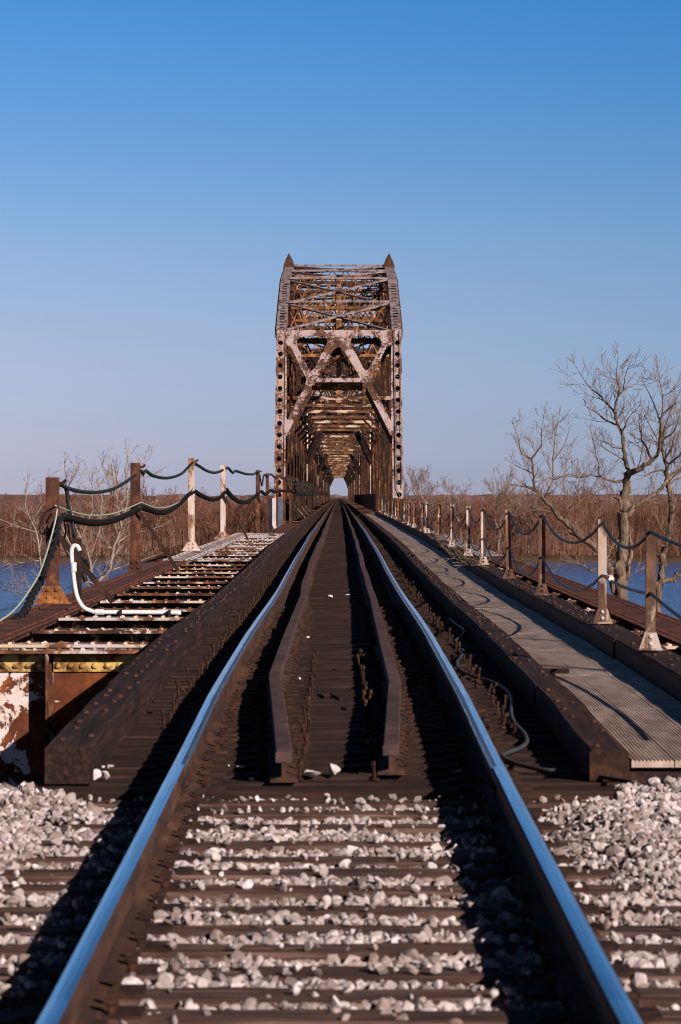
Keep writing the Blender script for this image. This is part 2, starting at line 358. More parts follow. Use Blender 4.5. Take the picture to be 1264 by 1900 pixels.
M['bed'] = ground_mat('ballast_fines', (.16,.13,.115), (.34,.29,.27), 20)
def water_mat():
    m, nt, b = new_mat('rippled_river_water'); v = coords(nt, (.30, .15, 1), False)
    n = noise(nt, v, 1.0, 4, .6, .3); n2 = noise(nt, coords(nt, (.22, .10, 1), False), 1, 6, .65)
    c = ramp(nt, n2, [(.36, (.035,.075,.20)), (.64, (.06,.115,.28))])
    nt.links.new(c, b.inputs['Base Color']); b.inputs['Roughness'].default_value = .22
    b.inputs['Specular IOR Level'].default_value = .35; b.inputs['IOR'].default_value = 1.33
    bump(nt, b, n, 1.0, 1.6); return m
M['water'] = water_mat()

# ================================================================ THE SETTING
def grid(name, xs, ys, zf, mat):
    xs = np.asarray(xs, float); ys = np.asarray(ys, float)
    V = [(x, y, zf(x, y)) for y in ys for x in xs]; n = len(xs); f = []
    for j in range(len(ys) - 1):
        for i in range(n - 1): f.append((j*n+i, j*n+i+1, (j+1)*n+i+1, (j+1)*n+i))
    mb = MB(); mb.add(V, f); return struct(mb.build(name, mat, smooth=True))
def bank_z(x, y):
    base = -12.6 + .5*math.sin(x*.07+1)*math.sin(y*.05) - max(0, (y - 190) * .09)
    if y > 14.55: return base
    e = P(max(y, 6)) - .12
    return max(base, e - max(0, abs(x) - 2.7) / 1.5)
xs = sorted(set(list(np.linspace(-500, -30, 24)) + list(np.linspace(-30, 30, 61)) + list(np.linspace(30, 500, 24)) + [-2.7, 2.7]))
ys = list(np.linspace(-120, 0, 10)) + list(np.linspace(1, 14.5, 20)) + [14.56] + list(np.linspace(18, 240, 50))
grid('near_bank', xs, ys, bank_z, M['bank'])
mb = MB(); mb.add([(-3000, 200, -15.2), (3000, 200, -15.2), (3000, 800, -15.2), (-3000, 800, -15.2)], [(0,1,2,3)]); struct(mb.build('river', M['water']))
def far_z(x, y):
    z = -15.6 + min(1.0, max(0, (y - 742) / 12)) * 2.2
    return z
grid('far_bank', np.linspace(-3000, 3000, 40), list(np.linspace(738, 760, 6)) + [900, 1100, 2000, 3000, 9000], far_z, M['farbank'])
# distant wooded ridge
rx = np.linspace(-1500, 1500, 500); hz = 4.0 + 2.0*np.sin(rx*.004+1) + np.cumsum(rng.normal(0, .22, 500)); hz -= np.linspace(hz[0]-5, hz[-1]-5, 500)
hz = 1.6 + (hz - hz.mean())*.5 + rng.normal(0, .7, 500)
mb = MB(); V = []; 
for x, z in zip(rx, hz): V += [(x, 2600, -14), (x, 2640, z), (x, 2900, z*.7), (x, 3100, -14)]
mb.add(V, [(4*i+k, 4*i+4+k, 4*i+5+k, 4*i+1+k) for i in range(499) for k in range(3)]); struct(mb.build('distant_hills', M['hill']))
# embankment beyond the far end of the bridge
mb = MB(); mb.add([(-40,1062,-13.5),(40,1062,-13.5),(5,1062,-.1),(-5,1062,-.1),(-40,2600,-13.5),(40,2600,-13.5),(5,2600,-.1),(-5,2600,-.1)], [(0,1,2,3),(3,2,6,7),(0,3,7,4),(1,5,6,2)])
struct(mb.build('far_embankment', M['farbank']))

# ---------------------------------------------------------------- bare trees
def twigs(segs, p, d, L, r, lev, up=.25, spread=.65, maxlev=3):
    n = max(3, min(7, int(L/.16) + 2)); st = L / n
    for i in range(n):
        d = d + np.array([random.gauss(0, .13), random.gauss(0, .13), random.gauss(0, .10) + up*.16]); d /= np.linalg.norm(d)
        q = p + d*st; r1 = r*(1 - .62*(i+1)/n) if i < n-1 else r*.28
        r0 = r*(1 - .62*i/n); segs.append((p, q, r0, r1))
        if lev < maxlev and random.random() < .72:
            a = np.array([random.gauss(0, 1), random.gauss(0, 1), random.gauss(.25, .7)]); a -= d*(a @ d); a /= np.linalg.norm(a)+1e-6
            dd = d*(1-spread*.30) + a*spread*random.uniform(.6, 1.1); dd /= np.linalg.norm(dd)
            twigs(segs, q, dd, L*random.uniform(.42, .75)*(1-.35*i/n), max(r1*.66, .004), lev+1, up, spread, maxlev)
        p = q
def traced_tree(name, label, limbs, d, trunk_mat, twig_mat, base_z=-12.5, seed=1, tw=1.0, density=1.0, wander=.9, group=None, minr=.010, twmin=0):
    random.seed(seed); first = px(*limbs[0][0][:2], d); base = np.array([first[0] + .3, d, base_z])
    e = empty(name, tuple(base), label, 'tree', group)
    mbt = MB(); segs = []; anch = []
    for li, lm in enumerate(limbs):
        pts = []; rad = []; y0 = 0
        if li and anch:      # start each limb where it leaves the limb it touches
            q = px(lm[0][0], lm[0][1], d); k = min(range(len(anch)), key=lambda i: (anch[i][0]-q[0])**2 + (anch[i][2]-q[2])**2); y0 = anch[k][1] - d
        drift = random.uniform(-1, 1) * wander * .30
        for i, (x, y, r) in enumerate(lm):
            if li: y0 += drift + random.gauss(0, .12*wander) if i else 0
            pts.append(px(x, y, d + y0)); rad.append(r*.76*d/F)
        if li == 0: pts.insert(0, base); rad.insert(0, rad[0]*1.35)
        # refine the line with small wiggles
        fp = []; fr = []
        for i in range(len(pts)-1):
            k = 3
            for j in range(k):
                s_ = j/k; q = pts[i]*(1-s_) + pts[i+1]*s_
                if j: q = q + np.array([random.gauss(0, 1), random.gauss(0, 1), random.gauss(0, 1)])*rad[i]*.30
                fp.append(q); fr.append(rad[i]*(1-s_) + rad[i+1]*s_)
        fp.append(pts[-1]); fr.append(rad[-1]); mbt.tube(fp, fr, 8); anch += fp
        # twigs along thin stretches
        for i in range(1, len(fp)):
            if fr[i]*F/d > 6.5 or (li == 0 and i < 5): continue
            L0 = np.linalg.norm(fp[i]-fp[i-1]); t = (fp[i]-fp[i-1])/(L0+1e-6)
            m_ = L0*4.4*density*(1.0 if fr[i]*F/d < 3.2 else .45)
            for _ in range(int(m_) + (random.random() < m_ % 1)):
                a = np.array([random.gauss(0, 1), random.gauss(0, 1), random.gauss(.35, .7)]); a -= t*(a @ t)*.6; a /= np.linalg.norm(a)
                dd = t*.55 + a*.8; dd /= np.linalg.norm(dd); s_ = random.random(); tip = 1 - .62*max(0, (i/len(fp) - .55)/.45)
                twigs(segs, fp[i-1]*(1-s_) + fp[i]*s_, dd, tip*tw*random.uniform(.4, 1.35), max(minr, min(fr[i]*.5, .022)), 1, .4, .55, 3)
        L_ = fp[-1]-fp[-2]; twigs(segs, fp[-1], L_/np.linalg.norm(L_), tw*.34, max(minr, fr[-1]), 1, .3, .5, 3)
    mbt.build('trunk', trunk_mat, e, tuple(base), smooth=True)
    p0, p1, r0, r1 = [np.array(x) for x in zip(*segs)]
    V, Fq = seg_mesh(p0, p1, np.maximum(r0, .0062), np.maximum(r1, .0045)); fast_mesh('crown', V - base, Fq, twig_mat, e)
    return e
A = [[(1150,1200,20),(1152,1108,17),(1150,1065,16),(1155,1025,13),(1158,985,13),(1158,950,13.5),(1157,916,12),(1162,890,10),(1164,868,6),(1160.5,843,5),(1156,818,4.6),(1152.5,800,4.2),(1146,788,3.6),(1141,765,3),(1142,753,2.5),(1146,735,2.2),(1149,721,1.7),(1144.5,701,1.3),(1144,685,.9),(1147,662,.5)],
 [(1162,890,8),(1170,878,7.5),(1185,871.5,6.5),(1203,861,5.5),(1217,847,4.6),(1222.5,836,4),(1224,820,3.5),(1226,800,3),(1225,781,2.6),(1231,767,2),(1244,756,1.4),(1260,745,.7)],
 [(1141,765,2.6),(1127,749,2.2),(1112.7,733,1.9),(1098.5,722.7,1.5),(1089.6,713,1.1),(1076,692,.8),(1067,677,.5)],
 [(1146,788,2.6),(1135.7,784.7,2.3),(1119.7,776.7,1.9),(1105.6,765,1.2),(1089.6,755,.6)],
 [(1146,735,2),(1157,722.7,1.7),(1169,717,1.3),(1182,712,.9),(1187,701,.6)],
 [(1157,722,1.5),(1159,703,1.2),(1164,686,.9),(1171,668,.5)],
 [(1160,893,4),(1153,892,3.6),(1143,894.5,3.2),(1132,891,2.8),(1120,887.5,2.4),(1111,878.6,1.9),(1111,859,1.5),(1105.6,845,1.2),(1102,820,.9),(1098,806,.5)],
 [(1120,887,2.2),(1098,882,1.8),(1075,886,1.5),(1054,884,1.2),(1035,884,.8),(1012,890,.5)],
 [(1155,832,1.6),(1139,830.7,1.3),(1123,820,.9),(1107,815,.5)],
 [(1208,851,2.8),(1199.5,829,2.3),(1190.6,816.6,2),(1189,800.6,1.6),(1185,781,1.1),(1191,763,.6)],
 [(1225,803,2),(1217,809,1.7),(1210,797,1.3),(1203,785,.9),(1196,770,.5)],
 [(1225,781,2.2),(1221,770,2),(1213.7,749,1.6),(1204.8,729.7,1.2),(1196,714,.8),(1187,701,.5)],
 [(1228,770,1.9),(1229.6,749,1.6),(1229.6,735,1.4),(1226,717,1),(1222,694,.7),(1219,680,.4)],
 [(1230,735,1.3),(1243,728,.9),(1258,717,.5)],
 [(1164,960,7),(1178,938,6),(1190.6,930,5.5),(1213,919,5),(1229,906,4.4),(1236,894,4)],
 [(1158,985,4),(1150,925,3.4),(1140,922,2.4),(1128,925,1.6),(1112,930,.8)],
 [(1152,805,3),(1160,792,2.2),(1165,777,1.7),(1175,765,1),(1180,760,.5)],
 [(1163,1075,6),(1168,1045,5),(1172,1010,4.5),(1166,995,3.5),(1164,975,2),(1170,950,1)],
 [(1152,1000,5),(1135,1015,3.5),(1126,1035,3),(1100,1060,2.4),(1075,1046,2),(1050,1040,1.3),(1025,1050,.7)]]
traced_tree('bare_tree', 'big bare cottonwood with forked trunk rising beside the rail posts over the river', A, 105, M['bark'], M['twig'], seed=11, tw=.95)
B = [[(1220,1130,10),(1222,1082,9.5),(1229,1051,8.5),(1231,1029,8),(1237,1006,7.5),(1243,981,7),(1246,938,6.6),(1242,907,6.4),(1237,891,6.6),(1238,871,5.6),(1233,848,4.8),(1228,827,4),(1230,809,3),(1234,792,2.4),(1240,775,1.8),(1247,755,1.2),(1250,735,.7)],
 [(1236,893,6),(1249,880,5),(1264,871,4.2),(1285,862,3.4),(1305,845,2.4),(1312,820,1.4)],
 [(1234,850,3),(1245.6,834,2.6),(1249,820,2.2)],
 [(1239,862,2.8),(1252.7,852,2.4),(1262,845,2),(1268,830,1.4),(1270,810,.7)],
 [(1231,815,2.4),(1250,802,1.8),(1260,775,1.2),(1264,750,.6)],
 [(1226,1085,7),(1240,1076,6.4),(1264,1068,6),(1290,1050,5),(1310,1030,3)],
 [(1241,905,3),(1252,890,2.2),(1268,886,1.5),(1285,892,.8)],
 [(1232,872,3),(1222,873,2.2),(1207,877,1.6),(1195,885,.9)],
 [(1246,945,3),(1262,925,2),(1275,905,1.2),(1280,880,.6)]]
traced_tree('bare_tree', 'slimmer bare tree with dark crossing limb behind the big cottonwood', B, 112, M['bark'], M['twig'], seed=23, tw=1.0)
C_ = [[(1150,1110,9),(1135,1060,8.5),(1113,1026,8),(1080,1000,7.4),(1055,976,6.8),(1030,951,6.2),(1009,926,5.4),(993,909,4),(980,904,3),(964,901,2),(947,899,1.1)],
 [(993,909,3),(991,884,2.5),(986.7,851,2),(1005,826,1.5),(1005,798,1),(1011,762,.5)],
 [(986,851,1.7),(968,843,1.3),(960,806,.9),(952,786,.5)],
 [(1010,926,2.8),(1026,893,2.2),(1026,851,1.7),(1030,814,1.1),(1038,770,.5)],
 [(1026,855,1.5),(1047,827,1),(1059,790,.5)],
 [(1026,890,1.7),(1055,880,1.4),(1084,884,1),(1092,860,.5)],
 [(991,880,1.5),(970,870,1.1),(948,858,.6)],
 [(1045,966,3),(1060,940,2),(1085,925,1.3),(1105,915,.7)],
 [(1080,1000,2.4),(1050,985,1.8),(1020,990,1.2),(990,980,.6)],
 [(1030,952,2),(1000,945,1.5),(975,950,1),(955,935,.6)]]
traced_tree('leaning_tree', 'dark bare tree leaning over the water behind the walkway posts', C_, 122, M['bark'], M['twig'], seed=5, tw=.9, density=.95)
D1 = [[(165,1140,5),(172,1090,4.4),(205,1056,4),(211,1013,3.4),(226,979,3),(218,941,2.4),(213,894,1.7),(205,851,.8)],
 [(226,979,2.4),(237,928,2),(233,877,1.4),(239,832,.6)],
 [(200,1060,2.4),(228,1050,2),(256,1043,1.6),(290,1030,.8)],
 [(218,941,1.6),(240,915,1.2),(262,880,.8),(270,850,.5)], [(211,1010,1.8),(245,990,1.3),(275,985,.8),(300,975,.5)], [(226,979,1.6),(262,950,1.1),(285,930,.6)],[(213,900,1.4),(195,870,1),(186,850,.5)]]
traced_tree('pale_sapling', 'pale many-branched sapling behind the second deck post above the water', D1, 118, M['bark_pale'], M['bark_pale'], seed=31, tw=.8, density=1.2)
D2 = [[(180,1130,3.6),(176,1085,3),(162,1022,2.6),(141,980,2.1),(124,907,1.5),(120,853,.7)],
 [(160,1065,2),(128,1005,1.7),(98,941,1.3),(94,880,.6)], [(150,1000,1.6),(170,950,1.3),(172,905,1),(160,870,.5)], [(124,910,1.3),(140,880,1),(147,860,.5)],
 [(165,1040,1.6),(185,985,1.2),(190,925,.9),(180,880,.5)]]
traced_tree('pale_sapling', 'slender pale sapling with upright stems just behind the first deck post', D2, 112, M['bark_pale'], M['bark_pale'], seed=37, tw=.62, density=1.1)
D3 = [[(82,1120,3),(77,1056,2.4),(68,988,1.9),(47,941,1.4),(52,880,.6)], [(68,988,1.4),(30,975,1),(-10,960,.6)], [(75,1040,1.5),(35,1045,1.2),(0,1060,.9),(-30,1050,.5)], [(60,965,1.2),(85,930,.9),(92,895,.5)], [(80,1090,1.6),(40,1100,1.2),(5,1095,.7)]]
traced_tree('pale_sapling', 'low twiggy sapling over the river beside the hanging black hose', D3, 116, M['bark_pale'], M['bark_pale'], seed=41, tw=.7, density=1.1)
# far pale trees standing out of the woods
def far_tree(x, ytop, d, label, seed, hw):
    random.seed(seed); zt = CZ - (ytop - VY)*d/F; zb = -13.4; H = zt - zb; b = np.array([(x-VX)*d/F, d, zb])
    e = empty('bare_tree', tuple(b), label, 'tree'); mbt = MB(); segs = []
    tp = [np.array([random.gauss(0, .15)*i, random.gauss(0, .15)*i, H*.6*i/5]) for i in range(6)]
    mbt.tube(tp, np.linspace(.42, .2, 6), 6); mbt.build('trunk', M['bark_pale'], e, smooth=True)
    for i in range(2, 6):
        for k in range(2):
            a = random.uniform(0, 6.28); dd = np.array([math.cos(a)*.55, math.sin(a)*.55, .85]); dd /= np.linalg.norm(dd)
            twigs(segs, tp[i], dd, H*.34*random.uniform(.8, 1.1), .15, 0, .35, .55, 3)
    p0, p1, r0, r1 = [np.array(x) for x in zip(*segs)]
    V, Fq = seg_mesh(p0, p1, np.maximum(r0*.8, .03), np.maximum(r1*.8, .022)); fast_mesh('crown', V, Fq, M['twig'], e)
far_tree(785, 866, 735+20, 'tall pale bare tree just past the truss end post on the far bank', 3, 0)
far_tree(757, 880, 735+24, 'smaller pale bare tree half hidden by the truss end post', 4, 0)
far_tree(925, 872, 735+18, 'round-crowned bare tree on the far bank behind the leaning tree', 6, 0)
far_tree(853, 893, 735+26, 'short bare tree on the far bank between two taller ones', 8, 0)
far_tree(980, 900, 735+22, 'dark bare tree of the far bank seen through the leaning tree', 9, 0)

# far woods: one mass
def woods(name, n, xr, yr, hmin, hmax, seed, brush):
    random.seed(seed); rg = np.random.default_rng(seed); temps = []
    for t in range(7):
        segs = []; p = np.zeros(3)
        for i in range(4):
            q = p + np.array([random.gauss(0, .012), random.gauss(0, .012), .17]); segs.append((p, q, .011-.002*i, .009-.002*i))
            if i >= 1:
                for k in range(3):
                    a = random.uniform(0, 6.28); dd = np.array([math.cos(a)*.45, math.sin(a)*.45, .9]); dd /= np.linalg.norm(dd)
                    twigs(segs, q, dd, random.uniform(.22, .36), .0055, 1, .4, .5, 3)
            p = q
        p0, p1, r0, r1 = [np.array(x) for x in zip(*segs)]
        temps.append(seg_mesh(p0, p1, np.maximum(r0, .0028), np.maximum(r1, .0022)))
    Vs, Fs, off = [], [], 0
    for i in range(n):
        V, Fq = temps[rg.integers(7)]; a = rg.uniform(0, 6.28); h = rg.uniform(hmin, hmax); c, s_ = math.cos(a), math.sin(a)
        W = V @ np.array([[c, s_, 0], [-s_, c, 0], [0, 0, 1]]) * h
        y = yr[0] + (yr[1]-yr[0])*rg.random()**1.3; x = rg.uniform(*xr)
        if y < 1075 and abs(x) < 10: continue          # the bridge passes here
        W = W*(.93 + .09*math.sin(x*.11+seed) + .07*math.sin(x*.31) + (.22 if rg.random() < .05 else 0)) + [x, y, -13.5]; Vs.append(W); Fs.append(Fq + off); off += len(V)
    m = brush; q0 = np.c_[rg.uniform(*xr, m), rg.uniform(yr[0]-3, yr[0]+25, m), np.full(m, -13.6)]
    L = rg.uniform(1.5, 7.5, m)**1.0; q0[:, 0] += np.where(np.abs(q0[:, 0]) < 8, 16*np.sign(q0[:, 0]), 0)
    q1 = q0 + np.c_[rg.normal(0, .5, m), rg.normal(0, .5, m), L]
    V, Fq = seg_mesh(q0, q1, rg.uniform(.03, .06, m), np.full(m, .03)); Vs.append(V); Fs.append(Fq + off)
    return stuff(fast_mesh(name, np.concatenate(Vs), np.concatenate(Fs), M['wood_far']))
woods('far_woods', 1250, (-172, 172), (748, 860), 11.0, 16.2, 77, 10000)
woods('far_woods', 300, (-90, 90), (1350, 1750), 9.4, 12.6, 78, 1000)

# ================================================================ TRACK
YS = list(np.arange(6.0, 62, .4)) + list(np.arange(62, 300, 3.0)) + list(np.arange(300, 1080, 26))
def rail_x(X, d, ph): return X + .007*math.sin(d*.21+ph) + .002*math.sin(d*.55+ph*2)
HEAD = [(-.0375,.142),(-.036,.168),(-.028,.1785),(-.010,.182),(.010,.182),(.028,.1785),(.036,.168),(.0375,.142),(.030,.134),(.010,.1305),(-.010,.1305),(-.030,.134)]
WEB = [(-.009,.03),(-.009,.1315),(.009,.1315),(.009,.03)]
FOOT = [(-.076,0),(-.076,.012),(-.012,.031),(.012,.031),(.076,.012),(.076,0)]
RZ = .012                        # rail foot stands on the tie plates
def make_rail(X, y0, y1, label, ph, joint):
    ys = [y0] + [y for y in YS if y0 + .05 < y < y1 - .05] + [y1]
    path = [(rail_x(X, y, ph), y, P(y) + RZ) for y in ys]; o = (X, y0, P(y0))
    e = empty('rail', o, label, 'rail')
    mb = MB(); mb.loft(HEAD, path); h = mb.build('rail_head', M['rail_rust'], e, o)
    h.data.materials.append(M['polished']); h.data.materials.append(M['worn'])
    n = len(HEAD)
    inner = 1 if X < 0 else -1
    for i, p in enumerate(h.data.polygons):
        if i < (len(path)-1)*n:
            k = i % n
            if k in ((2, 3, 4) if not joint else ((2, 3) if X < 0 else (3, 4))): p.material_index = 1
            elif k in (1, 2, 4, 5) and joint and k not in (1 if X < 0 else 5,): p.material_index = 2
    mb = MB(); mb.loft(WEB, path); mb.build('web', M['rail_rust'], e, o)
    mb = MB(); mb.loft(FOOT, path); mb.build('foot', M['rail_rust'], e, o)
    if joint:
        for s in (-1, 1):
            mb = MB(); yb = y0 + .02; zz = P(yb) + RZ
            mb.box(X + s*.010, X + s*.028, yb, yb + .45, zz + .036, zz + .125)
            for k in range(3): rivets(mb, [(X + s*.028, yb + .08 + .14*k, zz + .08)], .022, 'x', s)
            mb.build('joint_bar', M['bolt'], e, o)
    return e
make_rail(-.755, 5.6, 14.05, 'polished blue-topped rail running through white ballast on the girder deck side', .3, False)
make_rail(-.755, 14.055, 1075, 'long polished rail of the bridge on the side of the open girder deck with posts', .3, True)
make_rail(.755, 5.6, 13.95, 'polished blue-topped rail running through white ballast on the walkway side', 2.1, False)
make_rail(.755, 13.955, 1075, 'long polished rail of the bridge on the side of the grated walkway', 2.1, True)
def make_guard(pts, label):
    pts = np.array(pts); ys = [pts[0, 0]] + [y for y in YS if pts[0, 0] + .1 < y < 600]
    X = lambda y: float(np.interp(y, pts[:, 0], pts[:, 1]))
    hd = [(-.042,.10),(-.042,.148),(-.036,.155),(.036,.155),(.042,.148),(.042,.10)]; bs = [(-.07,0),(-.07,.012),(-.012,.03),(-.012,.102),(.012,.102),(.012,.03),(.07,.012),(.07,0)]
    path = [(X(y), y, P(y) + .008) for y in ys]; o = path[0]; e = empty('guard_rail', o, label, 'guard rail')
    mb = MB(); mb.loft(hd, path); mb.build('rail_head', M['guard'], e, o)
    mb = MB(); mb.loft(bs, path); mb.build('web', M['rail_rust'], e, o)
    s = 1
    for y in (20.6, 30.0, 39.6, 51.0, 63.0):
        mb = MB(); x = X(y); z = P(y) + .008; mb.box(x + .014, x + .034, y - .3, y + .3, z + .03, z + .095)
        rivets(mb, [(x + .034, y - .22 + .15*k, z + .062) for k in range(4)], .02, 'x', 1); mb.build('joint_bar', M['bolt'], e, o)
    return e
GL = [(14.95,-.275),(20.3,-.44),(23.1,-.437),(30.1,-.434),(36.3,-.428),(38.3,-.452),(41,-.473),(46.4,-.468),(52,-.485),(57,-.478),(62,-.462),(67,-.468),(72,-.44),(79,-.426),(88,-.45),(98,-.43),(115,-.45),(140,-.44),(600,-.44)]
GR = [(15.3,.268),(19.7,.368),(24.6,.371),(30,.385),(35,.405),(40,.398),(44.5,.405),(50,.39),(57,.418),(64,.40),(70,.425),(78,.405),(90,.43),(110,.41),(140,.43),(600,.43)]
make_guard(GL, 'rusty inner guard rail bent towards the track centre, on the girder deck side')
make_guard(GR, 'rusty inner guard rail bent towards the track centre, on the walkway side')
gx = lambda G_, y: float(np.interp(y, [a for a, b in G_], [b for a, b in G_]))

# ---- ties
def tie_mesh(seed, L0, L1, wd, ht, rag=.006):
    rg = np.random.default_rng(seed); mb = MB(); n = 9; xs = np.linspace(L0, L1, n); V = []
    for x in xs:
        j = lambda: rg.normal(0, rag)
        V += [(x, -wd/2 + j(), -ht), (x, wd/2 + j(), -ht), (x, wd/2 + j(), -.012), (x, wd/2 - .012 + j(), 0 + j()*.5), (x, -wd/2 + .012 + j(), 0 + j()*.5), (x, -wd/2 + j(), -.012)]
    f = [(6*i+k, 6*i+6+k, 6*i+6+(k+1) % 6, 6*i+(k+1) % 6) for i in range(n-1) for k in range(6)]
    f += [(5,4,3,2,1,0)[::-1], tuple(6*(n-1)+k for k in range(6))[::-1]]
    mb.add(V, [q[::-1] for q in f]); return mb
def spike_mb(x, y, z, s):
    mb = MB(); mb.box(x-.009, x+.009, y-.009, y+.009, z, z+.035); mb.box(x-.018 - .008*(s < 0), x+.018 + .008*(s > 0), y-.016, y+.016, z+.035, z+.05); return mb
def plate_mb(X, y=0, z=0):
    mb = MB(); mb.box(X-.18, X+.18, y-.095, y+.095, z-.002, z+.0115); return mb
def fit_track(root, guards=None, yw=0):
    for X in (-.755, .755):
        pl = plate_mb(X).build('tie_plate', M['bolt'], root)
        for s in (-1, 1):
            for dy in (-.055, .06): 
                if random.random() < .85: spike_mb(X + s*.094, dy, .008, -s).build('spike', M['bolt'], pl)
    if guards:
        for g in guards:
            x = gx(g, yw)
            mb = MB(); mb.box(x-.16, x+.16, -.08, .08, -.002, .0075); pl = mb.build('guard_plate', M['bolt'], root)
            for s in (-1, 1): spike_mb(x + s*.088, random.uniform(-.05, .05), .005, -s).build('spike', M['bolt'], pl)
BT = [14.18, 13.75, 13.25, 12.7, 12.22, 11.78, 11.35, 10.9, 10.46, 10.03, 9.57, 9.15, 8.72, 8.28, 7.84, 7.4, 6.95]
for i, y in enumerate(BT):
    e = empty('railroad_tie', (random.gauss(0, .01), y, P(y) + random.gauss(0, .006)), 'weathered brown wooden tie lying in white ballast, %s from the dark bridge deck' % ORD[i], 'railroad tie', 'old ties in the ballast')
    e.rotation_euler = (0, 0, random.gauss(0, .008))
    tie_mesh(100 + i, -1.3 + random.gauss(0, .03), 1.3 + random.gauss(0, .03), .215 + random.uniform(-.012, .015), .17, .005).build('timber', M['tie_old'], e)
    fit_track(e)
TS = .345; tie_y = [14.78 + TS*i for i in range(int((1060-14.8)/TS))]
protos = [tie_mesh(200 + k, -1.52, 1.5, .235, .24, .004).build('timber', M['tie_bridge']).data for k in range(6)]
for o in [o for o in COL.objects if o.name.startswith('timber') and o.parent is None]: bpy.data.objects.remove(o)
NB = 280
for i, y in enumerate(tie_y[:NB]):
    loc = (random.gauss(0, .015), y, P(y) + random.gauss(0, .004))
    if i < 60:
        lab = 'dark bridge tie at the very end of the deck, against the white ballast' if i == 0 else 'dark creosoted bridge tie, one of the close row under the rails past the deck end'
        e = empty('railroad_tie', loc, lab, 'railroad tie', None if i == 0 else 'ties of the bridge deck'); e.rotation_euler[2] = random.gauss(0, .004)
        t = bpy.data.objects.new('timber', protos[i % 6]); COL.objects.link(t); t.parent = e
        fit_track(e, (GL, GR) if y > 15.4 else None, y)
    else:
        t = bpy.data.objects.new('railroad_tie', protos[i % 6]); COL.objects.link(t); t.location = loc
        tag(t, 'dark creosoted bridge tie, one of the close row under the rails past the deck end', 'railroad tie', 'ties of the bridge deck')
mb = MB()
for y in tie_y[NB:]:
    z = P(y) + random.gauss(0, .006); mb.box(-1.5, 1.5, y - .115, y + .115, z - .22, z)
stuff(mb.build('railroad_ties', M['tie_bridge']))
# guard-rail plates and spikes farther out are too small to show

# ---- upright old bolts
def bolt_mesh(seed):
    rg = np.random.default_rng(seed); h = rg.uniform(.05, .10); mb = MB(); t = rg.normal(0, .012, 2)
    mb.tube([(0,0,-.03),(t[0]*.5,t[1]*.5,h*.5),(t[0],t[1],h)], .008, 6); mb.tube([(t[0],t[1],h-.012),(t[0],t[1],h+.010)], .0135, 6)
    mb.tube([(0,0,.001),(0,0,.010)], .022, 8); return mb.build('upright_bolt', M['bolt'])
BP = [bolt_mesh(s) for s in range(5)]; bolts_d = [b.data for b in BP]
for b in BP: bpy.data.objects.remove(b)
def put_bolt(x, y, label, group):
    o = bpy.data.objects.new('upright_bolt', random.choice(bolts_d)); COL.objects.link(o); o.location = (x, y, P(y)); o.rotation_euler[2] = random.uniform(0, 6)
    o.scale[2] = random.uniform(.8, 1.25); tag(o, label, 'bolt', group)
for side, X in (('walkway', 1.02), ('open girder deck', -1.05)):
    for i, y in enumerate(tie_y):
        if 17.5 < y < 50 and random.random() < .9:
            put_bolt(X + random.gauss(0, .02), y + random.gauss(0, .03), 'upright rusty bolt in the row outside the rail, %s side' % side, 'upright bolts outside the rails')
for side, X in (('walkway', .17), ('open girder deck', -.19)):
    for i, y in enumerate(tie_y):
        if 15.0 < y < 25: put_bolt(X*(1 + (y-15)*.004) + random.gauss(0, .008), y + random.gauss(0, .03), 'upright rusty bolt in the row between guard rails, %s side' % side, 'upright bolts between the guard rails')

# ---- guard timbers with bolts
def timber(X0, X1, y0, y1, ht, label, name, cat, group, mat, dx=0.0, lift=0.0, end_mat=None):
    ys = [y0] + [y for y in np.arange(math.ceil(y0), y1, .5 if y0 < 60 else 1.5) if y > y0 + .2] + [y1]
    o = ((X0+X1)/2 + dx, y0, P(y0)); e = empty(name, o, label, cat, group); mb = MB()
    hw = (X1-X0)/2; c = .014
    prof = [(-hw,0),(-hw,ht-c),(-hw+c,ht),(hw-c,ht),(hw,ht-c),(hw,0)]
    mb.loft(prof, [(o[0] + .004*math.sin(y*.7) + random.gauss(0, .0025), y, P(y) + .003 + lift + random.gauss(0, .002)) for y in ys]); nf = len(mb.Fc); pts = []
    for k, y in enumerate(np.arange(y0 + .35, y1 - .1, .52)):
        for s in (-1, 1):
            if random.random() < .7: pts.append((o[0] + s*hw*.45 + random.gauss(0, .014), y + random.gauss(0, .07) + .1*s, P(y) + ht + .003 + lift))
    rivets(mb, pts, .019); mb.build('beam', mat, e, o, mats=[(M['bolt_head'], nf)])
    return e
cuts = [14.95, 19.2, 25.4, 32.5, 40, 48, 57, 66, 76, 88, 100, 115, 130, 150, 172]
for i in range(len(cuts)-1):
    timber(-1.49, -1.255, cuts[i], cuts[i+1] - .012, .19, 'bolted guard timber beside the open girder deck, %s length from the ballast' % ORD[i], 'guard_timber', 'guard timber', 'guard timbers along the girder deck', M['timber'], random.gauss(0, .008))
for i in range(len(cuts)-1):
    timber(1.268, 1.468, cuts[i] + .12, cuts[i+1] + .108, .155, 'dark bolted guard timber along the grated walkway, %s length from the ballast' % ORD[i], 'guard_timber', 'guard timber', 'guard timbers along the walkway', M['timber'] if i else M['timber_end'], random.gauss(0, .006))
ecuts = [16.6, 23.2, 30, 37, 45, 54, 64, 76, 90, 106, 124, 146, 176]
for i in range(len(ecuts)-1):
    timber(2.15, 2.42, ecuts[i], ecuts[i+1] - .015, .185, 'dark edge beam carrying the handrail posts, %s length along the walkway' % ORD[i], 'edge_beam', 'beam', 'edge beams under the handrail posts', M['timber'], random.gauss(0, .01), .06)

